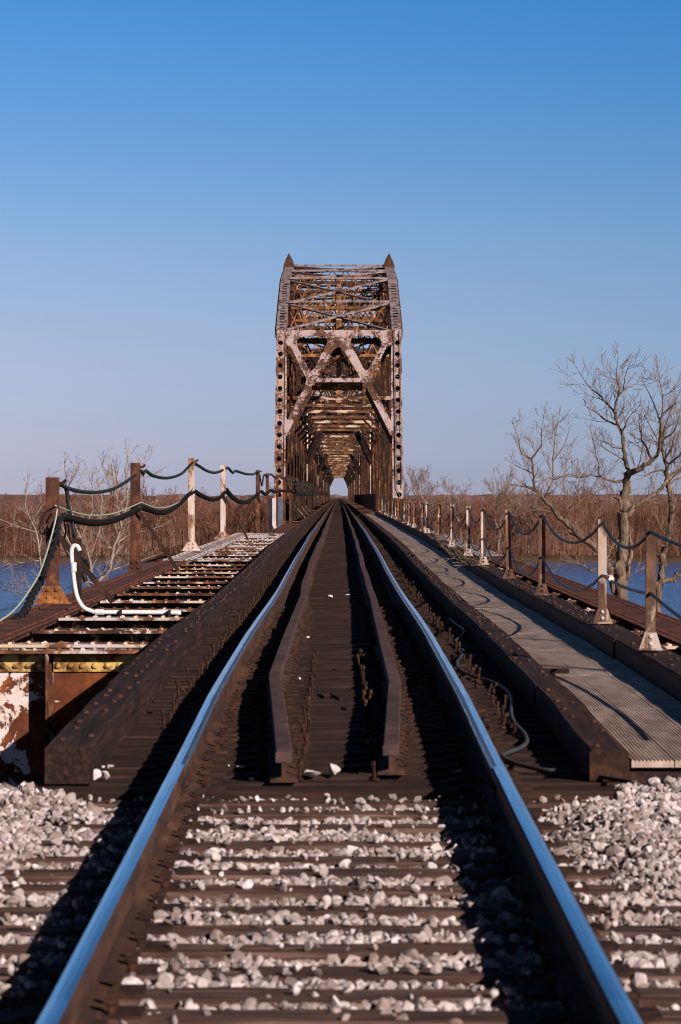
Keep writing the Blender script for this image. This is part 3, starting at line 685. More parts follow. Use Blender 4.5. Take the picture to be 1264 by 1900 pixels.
# ---- ribbed walkway
def panel_mesh(L, seed):
    mb = MB()
    for k in range(3):
        x0 = 1.485 + .222*k; nr = 11; pitch = .216/nr; prof = []
        for r_ in range(nr):
            a = x0 + r_*pitch; prof += [(a, 0), (a + pitch*.22, .008), (a + pitch*.58, .008), (a + pitch*.80, 0)]
        prof.append((x0 + .216, 0)); prof += [(x0 + .216, -.03), (x0, -.03)]
        mb.loft(prof, [(0, 0, 0), (0, L*.5, .004), (0, L, 0)])
    o = mb.build('metal_walkway', M['walk'], None); return o
wy = 15.2; wi = 0; wp = [panel_mesh(3.05, 0), ]; wdat = wp[0].data; bpy.data.objects.remove(wp[0])
while wy < 178:
    o = bpy.data.objects.new('metal_walkway', wdat); COL.objects.link(o); z0, z1 = P(wy) + .085, P(wy+3.05) + .085
    o.location = (random.gauss(0, .008), wy, z0 + random.gauss(0, .002)); o.rotation_euler = (math.atan2(z1-z0, 3.05), 0, random.gauss(0, .0015))
    tag(o, 'ribbed grey metal walkway panel, %s from the ballast end' % ORD[wi], 'walkway panel', 'panels of the grated walkway'); wy += 3.065; wi += 1
mb = MB()
for y in np.arange(15.3, 178, 1.53): mb.box(1.48, 2.16, y - .06, y + .06, P(y) - .05, P(y) + .050)
o = mb.build('bearer', M['timber']); bearers = o
wb = empty('walkway_frame', (1.8, 15.3, 0), 'dark bearer timbers under the ribbed metal walkway', 'frame'); o.parent = wb; o.location = (-1.8, -15.3, 0)
mb = MB(); zb = P(21.5) + .097; mb.add([(1.44,21.52,zb-.003),(1.66,21.5,zb),(1.66,21.62,zb),(1.44,21.64,zb-.003),(1.44,21.52,zb+.024),(1.66,21.5,zb+.027),(1.66,21.62,zb+.027),(1.44,21.64,zb+.024)], BOXF)
tag(mb.build('loose_board', M['timber']), 'short dark board lying across the walkway edge by the guard timber', 'board')

# ---- loose wire on the tie ends
wpts = [(835,1149),(845,1157),(862,1170),(855,1182),(845,1190),(856,1203),(860,1212),(849,1226),(853,1242),(885,1257),(920,1268),(944,1285),(950,1303),(949,1325),(958,1345),(974,1362),(978,1376),(968,1387),(945,1396),(933,1401),(940,1410),(975,1422),(1020,1430),(1075,1431),(1110,1440),(1180,1452)]
pp = []
for (x, y) in wpts:
    d = 20.0
    for _ in range(12): d = (CZ - P(d) - .025) * F / (y - VY)
    pp.append(px(x, y, max(d, 14.62)))
pp = np.array(pp); tt = np.linspace(0, len(pp)-1, len(pp)*6)
def smooth(pp, n=6):
    out = []
    for i in range(len(pp)-1):
        a, b, c, d_ = pp[max(i-1, 0)], pp[i], pp[i+1], pp[min(i+2, len(pp)-1)]
        for k in range(n):
            t = k/n; out.append(.5*((2*b) + (-a+c)*t + (2*a-5*b+4*c-d_)*t*t + (-a+3*b-3*c+d_)*t**3))
    out.append(pp[-1]); return np.array(out)
mb = MB(); mb.tube(smooth(pp), .013, 6); tag(mb.build('loose_wire', M['wire'], smooth=True), 'dark loose wire snaking over the tie ends beside the rail', 'wire')

# ---- ballast
def ico(sub):
    bm = bmesh.new(); bmesh.ops.create_icosphere(bm, subdivisions=sub, radius=1); v = np.array([tuple(x.co) for x in bm.verts]); f = np.array([[q.index for q in p.verts] for p in bm.faces]); bm.free(); return v, f
def stone_templates(n, sub, rg):
    out = []; v0, f = ico(sub)
    for _ in range(n):
        v = v0.copy() * rg.uniform(.85, 1.15, (len(v0), 1)) 
        for _ in range(15):
            nn = rg.normal(size=3); nn /= np.linalg.norm(nn); c = rg.uniform(.38, .78); dd = v @ nn; k = dd > c; v[k] -= np.outer(dd[k] - c, nn)
        out.append((v * np.array([1.0, rg.uniform(.7, 1), rg.uniform(.5, .8)]), f))
    return out
def rotm(rg):
    q = rg.normal(size=4); q /= np.linalg.norm(q); w_, x, y, z = q
    return np.array([[1-2*(y*y+z*z), 2*(x*y-z*w_), 2*(x*z+y*w_)], [2*(x*y+z*w_), 1-2*(x*x+z*z), 2*(y*z-x*w_)], [2*(x*z-y*w_), 2*(y*z+x*w_), 1-2*(x*x+y*y)]])
rg = np.random.default_rng(5); T2 = stone_templates(14, 2, rg); T1 = stone_templates(8, 1, rg)
Vs, Fs, off = [], [], 0
bt = np.array(BT + [14.78])
def put_stone(x, y, z, r, T):
    global off
    v, f = T[rg.integers(len(T))]; Vs.append(v @ rotm(rg).T * r + [x, y, z]); Fs.append(f + off); off += len(v)
N = 0
while N < 76000:
    x = rg.uniform(-2.5, 2.5); y = 6.6 + (14.6 - 6.6)*rg.random()**.9
    if abs(x) > .115*y + .45: continue
    if y > 14.42 and abs(x) < 1.5: continue
    dt = np.abs(bt - y).min(); on_tie = dt < .107 and abs(x) < 1.28
    near_rail = min(abs(x - .755), abs(x + .755)) < .085
    heap = 0.0
    if x > .92 and y > 10.9: heap = .065*min(1, (x-.92)/.3)*min(1, (y-10.9)/.6)
    if x > 1.28: heap = max(heap, .055*min(1, (x-1.28)/.25))
    if x < -1.27: heap = .05*min(1, (-x-1.27)/.2)
    if x < -1.0 and y > 12.9: heap = max(heap, .055*min(1, (-x-1.0)/.25)*min(1, (y-12.9)/.4))
    if y > 13.95 and abs(x) < 1.33: heap = min(heap, -.02)
    r = float(np.clip(rg.lognormal(math.log(.0185), .50), .007, .050))
    if on_tie and heap < .045:
        if rg.random() > .022 or near_rail: continue
        r = min(r, .03); put_stone(x, y, P(y) + r*.5, r, T2); N += 1; continue
    if near_rail:
        z = P(y) - .05; r = min(r, .025)
    else:
        lay = rg.random(); z = P(y) - .031 + heap + .02*math.sin(x*3.1+y*5)*.6 - (0 if lay < .62 else .04)
    put_stone(x, y, z + rg.normal(0, .008), r, T2 if r > .02 else T1); N += 1
stuff(fast_mesh('ballast', np.concatenate(Vs), np.concatenate(Fs), M['stone'], k=3))
mb = MB(); yy = np.linspace(5.5, 14.55, 30); xx = np.linspace(-2.7, 2.7, 28)
mb.add([(a, b, P(b) - .085 + (.06 if abs(a) > 1.35 else 0)) for b in yy for a in xx], [(j*28+i, j*28+i+1, (j+1)*28+i+1, (j+1)*28+i) for j in range(29) for i in range(27)])
struct(mb.build('ballast_bed', M['bed']))
def stone_thing(x, y, wpx, label, flat=.7):
    d = 15.0
    for _ in range(12): d = (CZ - P(d)) * F / (y - VY)
    r = wpx*1.2*d/F/2; v, f = T2[rg.integers(14)]; V = v @ rotm(rg).T; V = V*np.array([1, .8, flat]); V -= [0, 0, V[:, 2].min()]
    q = px(x, y, d); o = fast_mesh('stone', V*r, f, M['stone'], k=3); o.location = (q[0], d, P(d) + .001); tag(o, label, 'stone', 'loose stones on the bridge ties')
for x, y, w_, l, fl in [(579,1441,40,'flat white stone on the end tie at the tip of the bent guard rail',.4),(620,1440,38,'chunky white stone in the middle of the end tie',.75),(727,1440,20,'small white stone on the end tie under the bent guard rail on the walkway side',.7),
    (178,1449,36,'largest white stone of the cluster beside the guard timber end',.7),(197,1447,26,'rounded white stone touching the largest of the cluster by the guard timber',.75),(166,1443,16,'small stone at the timber side of the cluster by the guard timber',.7),(205,1427,20,'stone lying behind the cluster by the guard timber',.6),(190,1426,14,'tiny stone second behind the cluster by the guard timber',.6),
    (613,1109,13,'white stone on the ties between the guard rails, deck side of a pair',.55),(645,1105,12,'white stone on the ties between the guard rails, walkway side of a pair',.55),(571,1185,16,'white stone touching the deck-side guard rail where it straightens',.45),(556,1262,11,'small white stone beside the row of upright bolts',.6),(447,1426,20,'low white stone between the rail and the guard rail tip',.5),(423,1424,12,'small stone by the spikes near the rail joint',.6),(468,1448,12,'small stone on the front edge of the end tie',.6),(852,1434,26,'low pale stone in front of the walkway guard timber',.4)]:
    stone_thing(x, y, w_, l, fl)
mb = MB(); d = 20.6; mb.tube(smooth(np.array([px(590,1293,20.6), px(604,1295,20.5), px(612,1291,20.8), px(620,1296,20.5), px(632,1301,20.2)]) + [0,0,.015]), .009, 5); tag(mb.build('stick', M['bolt']), 'thin broken stick lying between the rows of upright bolts', 'stick')

# ================================================================ APPROACH SPANS
def deck_span(sgn, y0, y1, mats, label, z=.17, endweb=False):
    xo, xi = 3.50, 2.97
    o = (sgn*3.2, y0, z - 2.0); e = empty('deck_girder_span', o, label, 'girder span')
    fl, cb = mats; mb = MB(); X0, X1 = sorted((sgn*xo, sgn*xi))
    mb.box(X0, X1, y0, y1, z - .035, z); mb.box(sgn*3.2-.02, sgn*3.2+.02, y0+.02, y1-.02, z-1.85, z-.037); mb.box(X0+.1, X1-.1, y0, y1, z-1.9, z-1.853)
    for s in (-1, 1): mb.box(sgn*3.2 + s*.115 - .09, sgn*3.2 + s*.115 + .09, y0, y1, z-.075, z-.038)
    mb.build('edge_girder', fl, e, o)
    mb = MB(); pts = [(sgn*3.2 + a, y, z) for y in np.arange(y0+.1, y1, .16) for a in (-.26, -.17, .17, .26)]
    rivets(mb, pts, .019); stuff(mb.build('rivets', M['rust_flange'] if fl is M['rust_flange'] else fl, e, o))
    for k, y in enumerate(np.arange(y0 + 1.2, y1, 2.75)):
        mb = MB(); xa, xb = sorted((sgn*2.97, sgn*(1.57 if sgn < 0 else 2.49))); dz = random.gauss(0, .006) - .022
        mb.box(xa, xb, y-.17, y+.17, z-.055, z-.03)
        rivets(mb, [(x, y + s*.10, z-.03) for x in np.arange(xa+.08, xb, .145) for s in (-1, 1)], .026); nf = len(mb.Fc)
        mb.box(xa, xb, y-.012, y+.012, z-1.0, z-.056); mb.box(xa, xb, y-.10, y-.013, z-.155, z-.142); mb.box(xa, xb, y-.022, y-.013, z-.14, z-.058)
        mb.box(xa, xb, y-.022, y-.0125, z-.27, z-.157); rivets(mb, [(x, y-.022, z-.21) for x in np.arange(xa+.1, xb, .15)], .025, 'y', -1)
        for xs_ in np.arange(xa+.45, xb, .62): mb.box(xs_-.008, xs_+.008, y-.10, y-.023, z-.95, z-.16)
        mt = cb[min(len(cb)-1, int(random.random()*len(cb)))]
        c = mb.build('cross_beam', mt, e, o, mats=[(M['beam_web'], nf)]); c.location.z += dz + .022
    mb = MB(); xi2 = 1.53 if sgn < 0 else 2.45; xa, xb = sorted((sgn*xi2, sgn*(xi2+.038))); mb.box(xa, xb, y0, y1, z-1.9, z-.47); mb.build('inner_girder', fl, e, o)
    if endweb:
        y = y0 + .02; mb = MB(); xa, xb = -4.4, -1.5
        mb.box(xa, xb, y-.01, y+.012, z-2.2, z-.05); mb.build('end_web', M['end_web'], e, o)
        mb = MB(); mb.box(xa, xb, y-.16, y+.2, z-.047, z-.022); rivets(mb, [(x, y - .09, z-.022) for x in np.arange(xa+.05, xb, .10)], .028); mb.build('top_flange', M['rust_beam_pale'], e, o)
        for i_, (a, b) in enumerate(((xa, -2.47), (-2.40, xb))):
            mb = MB(); mb.box(a, b, y-.03, y-.0105, z-.205, z-.05); rivets(mb, [(x, y-.03, z-.155) for x in np.arange(a+.04, b, .103)], .030, 'y', -1); mb.build('angle_iron', M['ochre'], e, o)
        mb = MB(); mb.box(-2.45, -2.432, y-.20, y-.011, z-2.2, z-.052); mb.box(-2.40, -2.432, y-.024, y-.011, z-2.2, z-.21); mb.build('stiffener', M['rust_beam'], e, o)
        mb = MB(); mb.box(-2.95, -2.78, y-.05, y-.0105, z-2.2, z-.98); rivets(mb, [(-2.82, y-.05, z-1.06-.13*k) for k in range(8)], .025, 'y', -1); mb.build('splice_plate', M['rust_beam'], e, o)
    return e
RB, RP = M['rust_beam'], M['rust_beam_pale']
deck_span(-1, 25.1, 58.6, (M['rust_flange'], [RB, RP, RB, RP]), 'rust-brown open girder deck with peeling white end plate, beside the guard timber', endweb=True)
deck_span(-1, 58.9, 102, (M['white_beam'], [M['white_beam'], RP]), 'grey-white painted open girder deck beyond the rust-brown one on the hose side')
deck_span(1, 22.0, 63.0, (M['rust_flange'], [RB, RP]), 'red-brown open girder deck outside the walkway posts')
deck_span(1, 63.3, 108, (M['white_beam'], [M['white_beam'], RP]), 'grey-white open girder deck beyond the red-brown one outside the walkway posts')
for i, (a, b) in enumerate(((15.4, 58.6), (58.9, 104), (104.3, 172.3))):
    o = (0, a, -2.4); e = empty('track_girder_span', o, 'dark plate girders carrying the track, %s span from the ballast' % ORD[i], 'girder span', 'girders under the track')
    for X in (-.98, .98):
        mb = MB(); mb.box(X-.2, X+.2, a, b, -.29, -.25); mb.box(X-.015, X+.015, a, b, -2.3, -.292); mb.box(X-.2, X+.2, a, b, -2.34, -2.302); mb.build('girder', M['rust_flange'], e, o)
    for y in np.arange(a+.2, b, 4.3):
        mb = MB(); mb.box(-.96, .96, y-.02, y+.02, -2.1, -.4); mb.build('cross_frame', M['rust_flange'], e, o)
def pier(y, X, zt, label, wd=1.6):
    e = empty('bridge_pier', (0, y, -17), label, 'pier'); mb = MB()
    mb.add([(-X-.5, y-wd/2-.3, -17), (X+.5, y-wd/2-.3, -17), (X+.5, y+wd/2+.3, -17), (-X-.5, y+wd/2+.3, -17), (-X, y-wd/2, zt-.6), (X, y-wd/2, zt-.6), (X, y+wd/2, zt-.6), (-X, y+wd/2, zt-.6)], BOXF)
    mb.build('shaft', M['concrete'], e, (0, y, -17), bevel=.08); mb = MB(); mb.box(-X-.3, X+.3, y-wd/2-.25, y+wd/2+.25, zt-.597, zt); mb.build('cap', M['concrete'], e, (0, y, -17), bevel=.06)
pier(58.75, 3.9, -2.42, 'concrete pier under the joint of the rust-brown and grey-white decks'); pier(103.5, 3.9, -2.42, 'concrete pier where the open girder decks end')
mb = MB(); mb.box(-4.2, 4.2, 13.3, 14.5, -14, -.36); mb.box(-4.2, 4.2, 14.5, 16.2, -14, -2.42)
tag(mb.build('concrete_abutment', M['concrete'], bevel=.03), 'concrete abutment under the end of the bridge deck', 'abutment')
# plate platform beside the last approach span
mb = MB()
for k, y in enumerate(np.arange(104.5, 172, 2.0)): mb.box(-3.05, -1.56, y, y+1.985, -.16 + .004*(k % 2), -.13 + .004*(k % 2))
for y in np.arange(105, 172, 6): mb.box(-3.0, -1.05, y, y+.15, -.42, -.165)
tag(mb.build('plate_platform', M['rust_flange']), 'red-brown steel plate platform in front of the truss, beside the guard timber', 'platform')

# ---- posts on the open girder deck
def deck_post(x, y0, d, ztop, zbase, mat, label, brace=True, foot=None, wd=.15):
    o = (x, d, zbase); e = empty('handrail_post', o, label, 'handrail post', 'posts along the open girder deck')
    mb = MB(); h = ztop - zbase
    mb.box(-wd/2, wd/2, -.01, .012, .01, h); mb.box(-wd/2, -wd/2+.012, .0125, .09, .01, h); mb.box(wd/2-.012, wd/2, .0125, .09, .01, h); mb.build('post', mat, e)
    mb = MB(); mb.box(wd/2+.001, wd/2+.06, .0, .04, h-.09, h-.05); mb.tube([(wd/2+.05, .02, h-.07), (wd/2+.085, .02, h-.03)], .02, 6); mb.box(wd/2+.001, wd/2+.055, .0, .035, h*.52, h*.52+.03); mb.build('cable_hook', M['bolt'], e)
    if brace:
        mb = MB(); mb.beam((-.02, -.045, h*.62), (.72, -.06, .02), .065, .012, (0, -1, .2)); mb.beam((-.02+.045, -.012, h*.62-.04), (.72+.02, -.03, .02), .012, .06, (0, -1, .2)); mb.build('diagonal_brace', M['truss_dark'], e)  # brace in darkened steel, the shade of its away-facing side is in the colour
    if foot:
        w2 = foot; mb = MB(); v, f = plate_mesh([[(-w2*1.25, 0), (w2*1.25, 0), (w2*1.1, .05), (wd/2+.02, .21), (-wd/2-.02, .21), (-w2*1.1, .05)]], .018)
        mb.add(v[:, [0, 2, 1]] * [1, -1, 1] + [0, -.022, 0], f); mb.box(-w2*1.3, w2*1.3, -.12, .14, .0, .014)
        rivets(mb, [(a, -.031, b) for a in (-.05, .05) for b in (.08, .165)], .026, 'y', -1); mb.build('foot_plate', (M['orange_post'] if foot > .15 else M['old_post']) if mat is M['old_post'] else M['pale_post'], e)
    return e
pd = [(97,35.3,1.66,.165,M['old_post'],'rusty first handrail post with orange foot plate and hoses hanging on it',True,.17,.155),(251,49.7,1.99,.17,M['old_post'],'brown second handrail post on the girder deck with a long diagonal brace',True,.105,.16),
      (355,68.8,2.31,.17,M['pale_post'],'whitish third handrail post with rust at its foot',False,.17,.15),(414,87.6,2.33,.17,M['pale_post'],'pale fourth handrail post with rust-stained middle and a brace',True,.2,.15),
      (478.5,122,2.49,-.13,M['old_post'],'brown fifth handrail post, past the end of the grey-white deck',True,None,.17),(496,138,2.49,-.13,M['old_post'],'dark brown sixth handrail post, on the plate platform',False,None,.15),
      (514.5,152,2.52,-.13,M['old_post'],'brown seventh handrail post, in front of the truss end post',False,None,.12),(527.5,162,2.46,-.13,M['old_post'],'brown eighth handrail post, beside the white truss foot',False,None,.12),(539,170,2.44,-.13,M['old_post'],'brown ninth handrail post, just before the truss portal',False,None,.15)]
for (x, d, zt, zb, mt, lab, br, ft, wd) in pd: deck_post((x-VX)*d/F, 0, d, zt, zb, mt, lab, br, ft, wd)
o = (-3.15, 35.9, .17); e = empty('stub_post', o, 'short dark angle-iron stub behind the first handrail post', 'post'); mb = MB(); mb.box(-.05, .05, -.01, .01, 0, .76); mb.box(.038, .05, .011, .09, 0, .76); mb.build('angle', M['truss_dark'], e); mb = MB(); mb.box(-.10, .12, -.06, .1, 0, .015); mb.build('foot_plate', M['rust_flange'], e)
# cables along the posts: a carrier wire with a bundle hung below and spiral wrap
def cable(name, label, cat, pxpts, r, mat, wrap=None, wr=.012, pitch=.22, smoothn=8):
    pts = smooth(np.array([px(*q) for q in pxpts]), smoothn); o = tuple(pts[0])
    e = empty(name, o, label, cat); mb = MB(); mb.tube(pts - pts[0], r, 7); mb.build('core', mat, e, smooth=True)
    if wrap is not None:
        seg = np.r_[0, np.cumsum(np.linalg.norm(np.diff(pts, axis=0), axis=1))]; n = int(min(3000, seg[-1]/pitch*7)); s_ = np.linspace(0, seg[-1], n)
        c = np.c_[[np.interp(s_, seg, pts[:, k]) for k in range(3)]].T; t = np.gradient(c, axis=0); t /= np.linalg.norm(t, axis=1)[:, None]
        a = np.cross(t, [0, 0, 1]); a /= np.linalg.norm(a, axis=1)[:, None]; b = np.cross(t, a); an = s_/pitch*2*np.pi
        mb = MB(); mb.tube(c - pts[0] + (r+wr*.5)*(np.cos(an)[:, None]*a + np.sin(an)[:, None]*b), wr, 4); mb.build('spiral_wrap', wrap, e)
    return e
D = [p[1] for p in pd]
cable('cable', 'green-wrapped upper cable sagging from the first deck post to the second', 'cable', [(101,893,35.3),(112,899,36),(126,906,37),(150,912,39),(180,913.5,42),(208,908,44.5),(232,895,47),(252,880,49.7)], .022, M['hose'], M['wrap'], .005, .34)
cable('cable', 'green-wrapped upper cable sagging between the second and third deck posts', 'cable', [(252,880,49.7),(262,874,49.9),(266,880,50.5),(271,874,51),(285,883,55),(310,887,60),(335,880,65),(350,866,68),(358,858,68.8)], .026, M['hose'], M['wrap'], .005, .34)
cable('cable', 'short green-wrapped upper cable between the third and fourth deck posts', 'cable', [(358,858,68.8),(370,865,72),(385,874,78),(400,877,83),(414,872,87.6),(424,868,90)], .03, M['hose'], M['wrap'], .007, .42)
cable('cable', 'green-wrapped upper cable from the fourth deck post to the truss portal', 'cable', [(424,868,90),(432,877,93),(438,874,95),(455,879,106),(470,880,117),(480,876,122),(486,901,125),(490,882,128),(497,883,138),(503,880,140),(510,886,148),(515,885,152),(520,884,155),(524,888,159),(528,887,162),(534,893,166),(539,889,170)], .03, M['hose'], M['wrap'], .012, .6)
cable('cable_bundle', 'thick black hose bundle sagging between the first and second deck posts', 'hose', [(116,958,35.6),(130,962,36.5),(155,968,39),(180,970,42),(205,967,44.5),(232,957,47),(256,945,49.7)], .033, M['hose'], M['hose'], .012, .2)
cable('cable_bundle', 'thick black hose bundle sagging between the second and third deck posts', 'hose', [(256,945,49.7),(262,941,50),(275,945,52.5),(292,950.5,56),(312,949,60),(335,933,65),(350,918,68),(362,912,69)], .034, M['hose'], M['hose'], .013, .22)
cable('cable_bundle', 'thick black hose bundle sagging between the third and fourth deck posts', 'hose', [(362,912,69),(375,920,74),(395,927,81),(410,922,86),(420,909,88)], .038, M['hose'], M['hose'], .015, .25)
cable('cable_bundle', 'thick black hose bundle from the fourth deck post to the truss portal', 'hose', [(420,909,88),(430,921,93),(445,931,101),(460,931,111),(475,920,120),(484,912,125),(493,917,135),(502,910,141),(510,913,149),(518,911,155),(530,911,164),(540,910,170)], .05, M['hose'], M['hose'], .02, .26)
cable('carrier_wire', 'thin pale green wire above the hose bundle between the first two deck posts', 'wire', [(103,938,35.2),(130,948,37),(165,956,40.5),(205,954,44.5),(235,944,47.4),(262,932,49.6)], .010, M['green_wire'])
cable('carrier_wire', 'thin pale green wire above the hose bundle between the second and third deck posts', 'wire', [(262,932,49.6),(285,941,54),(305,942,59),(330,933,64),(350,919,68),(362,903,68.8)], .012, M['green_wire'])
cable('hose', 'thick black hose running from the first deck post down to the frame edge', 'hose', [(118,957,35.5),(110,968,35.2),(106,990,35),(98,1020,34.5),(87,1045,34),(78,1075,33.6),(62,1100,32.8),(45,1135,31.6),(20,1154,30.6),(-20,1170,29.8)], .036, M['hose'], M['hose'], .009, .3)
cable('hanging_wire', 'pale green wire looping from the first deck post down to the frame edge', 'wire', [(106,945,35.2),(103,965,35),(94,1000,34.6),(82,1040,33.8),(70,1070,33),(48,1105,31.9),(25,1133,30.8),(0,1152,30),(-25,1165,29.4)], .011, M['green_wire'])
cable('hose', 'black hose hanging down from the upper cable beside the first post', 'hose', [(124,905,37),(125,920,36.9),(130,950,36.8),(136,980,36.7),(142,1005,36.7),(150,1028,36.6),(158,1040,36.6),(163,1050,36.5),(162,1058,36.4),(155,1065,36.2),(160,1078,36.2)], .026, M['hose'], M['hose'], .008, .3)
cable('hose', 'tangled thin black hose behind the first post', 'hose', [(118,962,36),(122,985,36.2),(118,1010,36.4),(126,1030,36.3),(140,1046,36.2),(150,1040,36.2),(143,1020,36.3),(130,1000,36.3),(127,975,36.1),(119,960,36)], .010, M['hose'])
cable('hose', 'small loop of dark wire on the first deck post', 'hose', [(92,945,35.1),(82,955,35.1),(75,975,35.1),(77,990,35.1),(86,985,35.1),(90,965,35.1),(96,955,35.1)], .012, M['hose'])
# white plastic pipe
e = empty('plastic_pipe', (-2.9, 33.0, .17), 'white plastic pipe bent upright at one end, lying on a rusty cross beam', 'pipe')
pp = smooth(np.array([px(148,1022,33), px(144,1014,33), px(137,1013,33), px(133,1020,33), px(133,1035,33), px(136,1065,33), px(140,1095,33), px(145,1112,33), px(155,1127,33), px(170,1134,33), px(182,1136,33), px(250,1136,33.05), px(336,1137,33.1)]), 6)
mb = MB(); mb.tube(pp - [-2.9, 33, .17], .025, 12); mb.build('pipe', M['pvc'], e, smooth=True)
q = px(184,1136,33) - [-2.9, 33, .17]; mb = MB(); mb.tube([q - [.04,0,0], q + [.05,0,0]], .035, 12); q = px(137,1052,33) - [-2.9,33,.17]; mb.tube([q - [.002,0,.05], q + [-.004,0,.05]], .034, 12); mb.build('coupling', M['pvc'], e)
for x in (225, 315):
    q = px(x,1137,33.05) - [-2.9,33,.17]; mb = MB(); mb.box(q[0]-.012, q[0]+.012, -.04+q[1]*0, .05, q[2]-.07, q[2]+.035); mb.build('clamp', M['truss_dark'], e)

# ---- walkway posts and cables
rp_ = [(1207,1221,978,21.5),(1118,1169,963,25.5),(1005.7,1107,950,33.1),(945,1077,945,39.5),(897.5,1051,942,46.4),(869,1035,939,52),(839,1016,934,59.4),(815,1004,932,67),(793,990,930,76),(784.5,986,929,80.2),(769,980,928,89),(760,976,927.5,95.2),(751,971,927,102.6),(740,967,926,112),(735,964,926,118),(729,960,925.5,125),(722,957,925,134),(716,954,924.5,143),(710,950,924,154),(704,947,923.5,166)]
tops = []; lows = []
for i, (x, yb, yt, d) in enumerate(rp_):
    X = 2.27; z0 = P(d) + .263; z1 = CZ - (yt - VY)*d/F
    if i > 3: z1 = 1.27 + .006*math.sin(i)
    X = (x - VX)*d/F; o = (X, d, z0); h = z1 - z0
    look = ['pale weathered', 'whitish notched', 'rust-streaked pale'][i] if i < 3 else ['rust-streaked', 'dark brown', 'orange-stained'][i % 3]
    e = empty('handrail_post', o, '%s steel handrail post, %s along the walkway cables' % (look, ORD[i]), 'handrail post', 'posts along the walkway')
    mt = M['rail_post'] if i < 3 else (M['orange_post'] if i % 3 == 1 and i > 6 else M['rail_post']); wd = .072
    mb = MB()
    if i >= 2:
        for s in (-1, 1): mb.add([(s*wd/2, 0, .02), (0, .045, .02), (0, .055, .02), (s*wd/2, .01, .02), (s*wd/2, 0, h-.045), (0, .045, h-.045), (0, .055, h-.045), (s*wd/2, .01, h-.045)], BOXF if s < 0 else [q[::-1] for q in BOXF])
    else: mb.box(-wd/2, wd/2, -.006, .006, .02, h - .045); mb.box(-wd/2, -wd/2+.012, .0065, .05, .02, h-.045); mb.box(wd/2-.012, wd/2, .0065, .05, .02, h-.045)
    mb.box(-wd/2, -wd/2+.020, -.006, .05, h-.0445, h); mb.box(wd/2-.020, wd/2, -.006, .05, h-.0445, h); mb.build('post', mt, e)
    mb = MB(); v, f = plate_mesh([[(-.08, 0), (.08, 0), (.08, .012), (.042, .125), (-.042, .125), (-.08, .012)]], .010); mb.add(v[:, [0, 2, 1]]*[1, -1, 1] + [0, -.0125, 0], f)
    mb.box(-.085, .085, -.06, .08, 0, .012); mb.build('foot_bracket', M['rail_post'], e)
    for zz in (.045, .098):
        mb = MB(); rivets(mb, [(0, -.018, zz)], .017, 'y', -1); mb.build('bolt', M['white_pier'] if i < 2 else M['bolt'], e)
    e.rotation_euler = (random.gauss(0, .008), random.gauss(0, .012), 0)
    tops.append(np.array([X, d - .012, z1 - .035])); lows.append(np.array([X, d - .012, z0 + h*.46]))
pre_t = np.array([2.27, 15.5, 1.10]); pre_l = np.array([2.27, 15.5, .55])
def hang(a, b, sag, n=9): return [a*(1-t) + b*t - np.array([0, 0, sag*4*t*(1-t)]) for t in np.linspace(0, 1, n)]
for nm, arr, pre in (('upper', tops, pre_t), ('lower', lows, pre_l)):
    seq = [pre] + arr
    for i in range(len(seq)-1):
        L = np.linalg.norm(seq[i+1]-seq[i]); sag = min(.30, .0042*L*L + .02*L)*random.uniform(.75, 1.15)
        if i == 0: sag = .05
        if nm == 'lower' and i == 1: sag = .03
        pts = np.array(hang(seq[i], seq[i+1], sag)); mb = MB(); mb.tube(pts - pts[0], .0125, 6)
        lab = '%s dark steel cable reaching the first walkway post from outside the frame' % nm if i == 0 else '%s dark walkway cable in the bay from the %s to the %s post' % (nm, ORD[i-1], ORD[i])
        tag(mb.build('steel_cable', M['cable'], None, (0,0,0)), lab, 'cable', 'walkway cables').location = tuple(pts[0])
q = lows[1]*.86 + lows[0]*.14; e = empty('cable_tie', tuple(q), 'white rag and red tape knotted round the lower cable at the second walkway post', 'rag')
t = (lows[0]-lows[1]); t /= np.linalg.norm(t)
mb = MB(); mb.tube([t*k*.05 + np.array([0, 0, .006*math.sin(k*2)]) for k in range(-6, 7)], [.012 + .012*abs(math.sin(k*1.7)) for k in range(13)], 8); mb.build('rag', M['cloth'], e)
mb = MB(); mb.tube([t*.0, t*.09], .027, 8); mb.build('tape', M['red_tape'], e)
# dry brush caught on the edge beam
random.seed(12); segs = []
for k in range(8):
    twigs(segs, np.array([2.3 + random.gauss(0, .25), 48 + random.gauss(0, 1.6), P(48)+.2]), np.array([random.gauss(0, .9), random.gauss(0, .7), .35]), .8, .008, 1, .1, .7, 3)
p0, p1, r0, r1 = [np.array(x) for x in zip(*segs)]; V, Fq = seg_mesh(p0, p1, np.maximum(r0, .005), np.maximum(r1, .003)); tag(fast_mesh('dry_brush', V, Fq, M['bark']), 'tangle of dry twigs caught on the edge beam by the walkway posts', 'twigs')

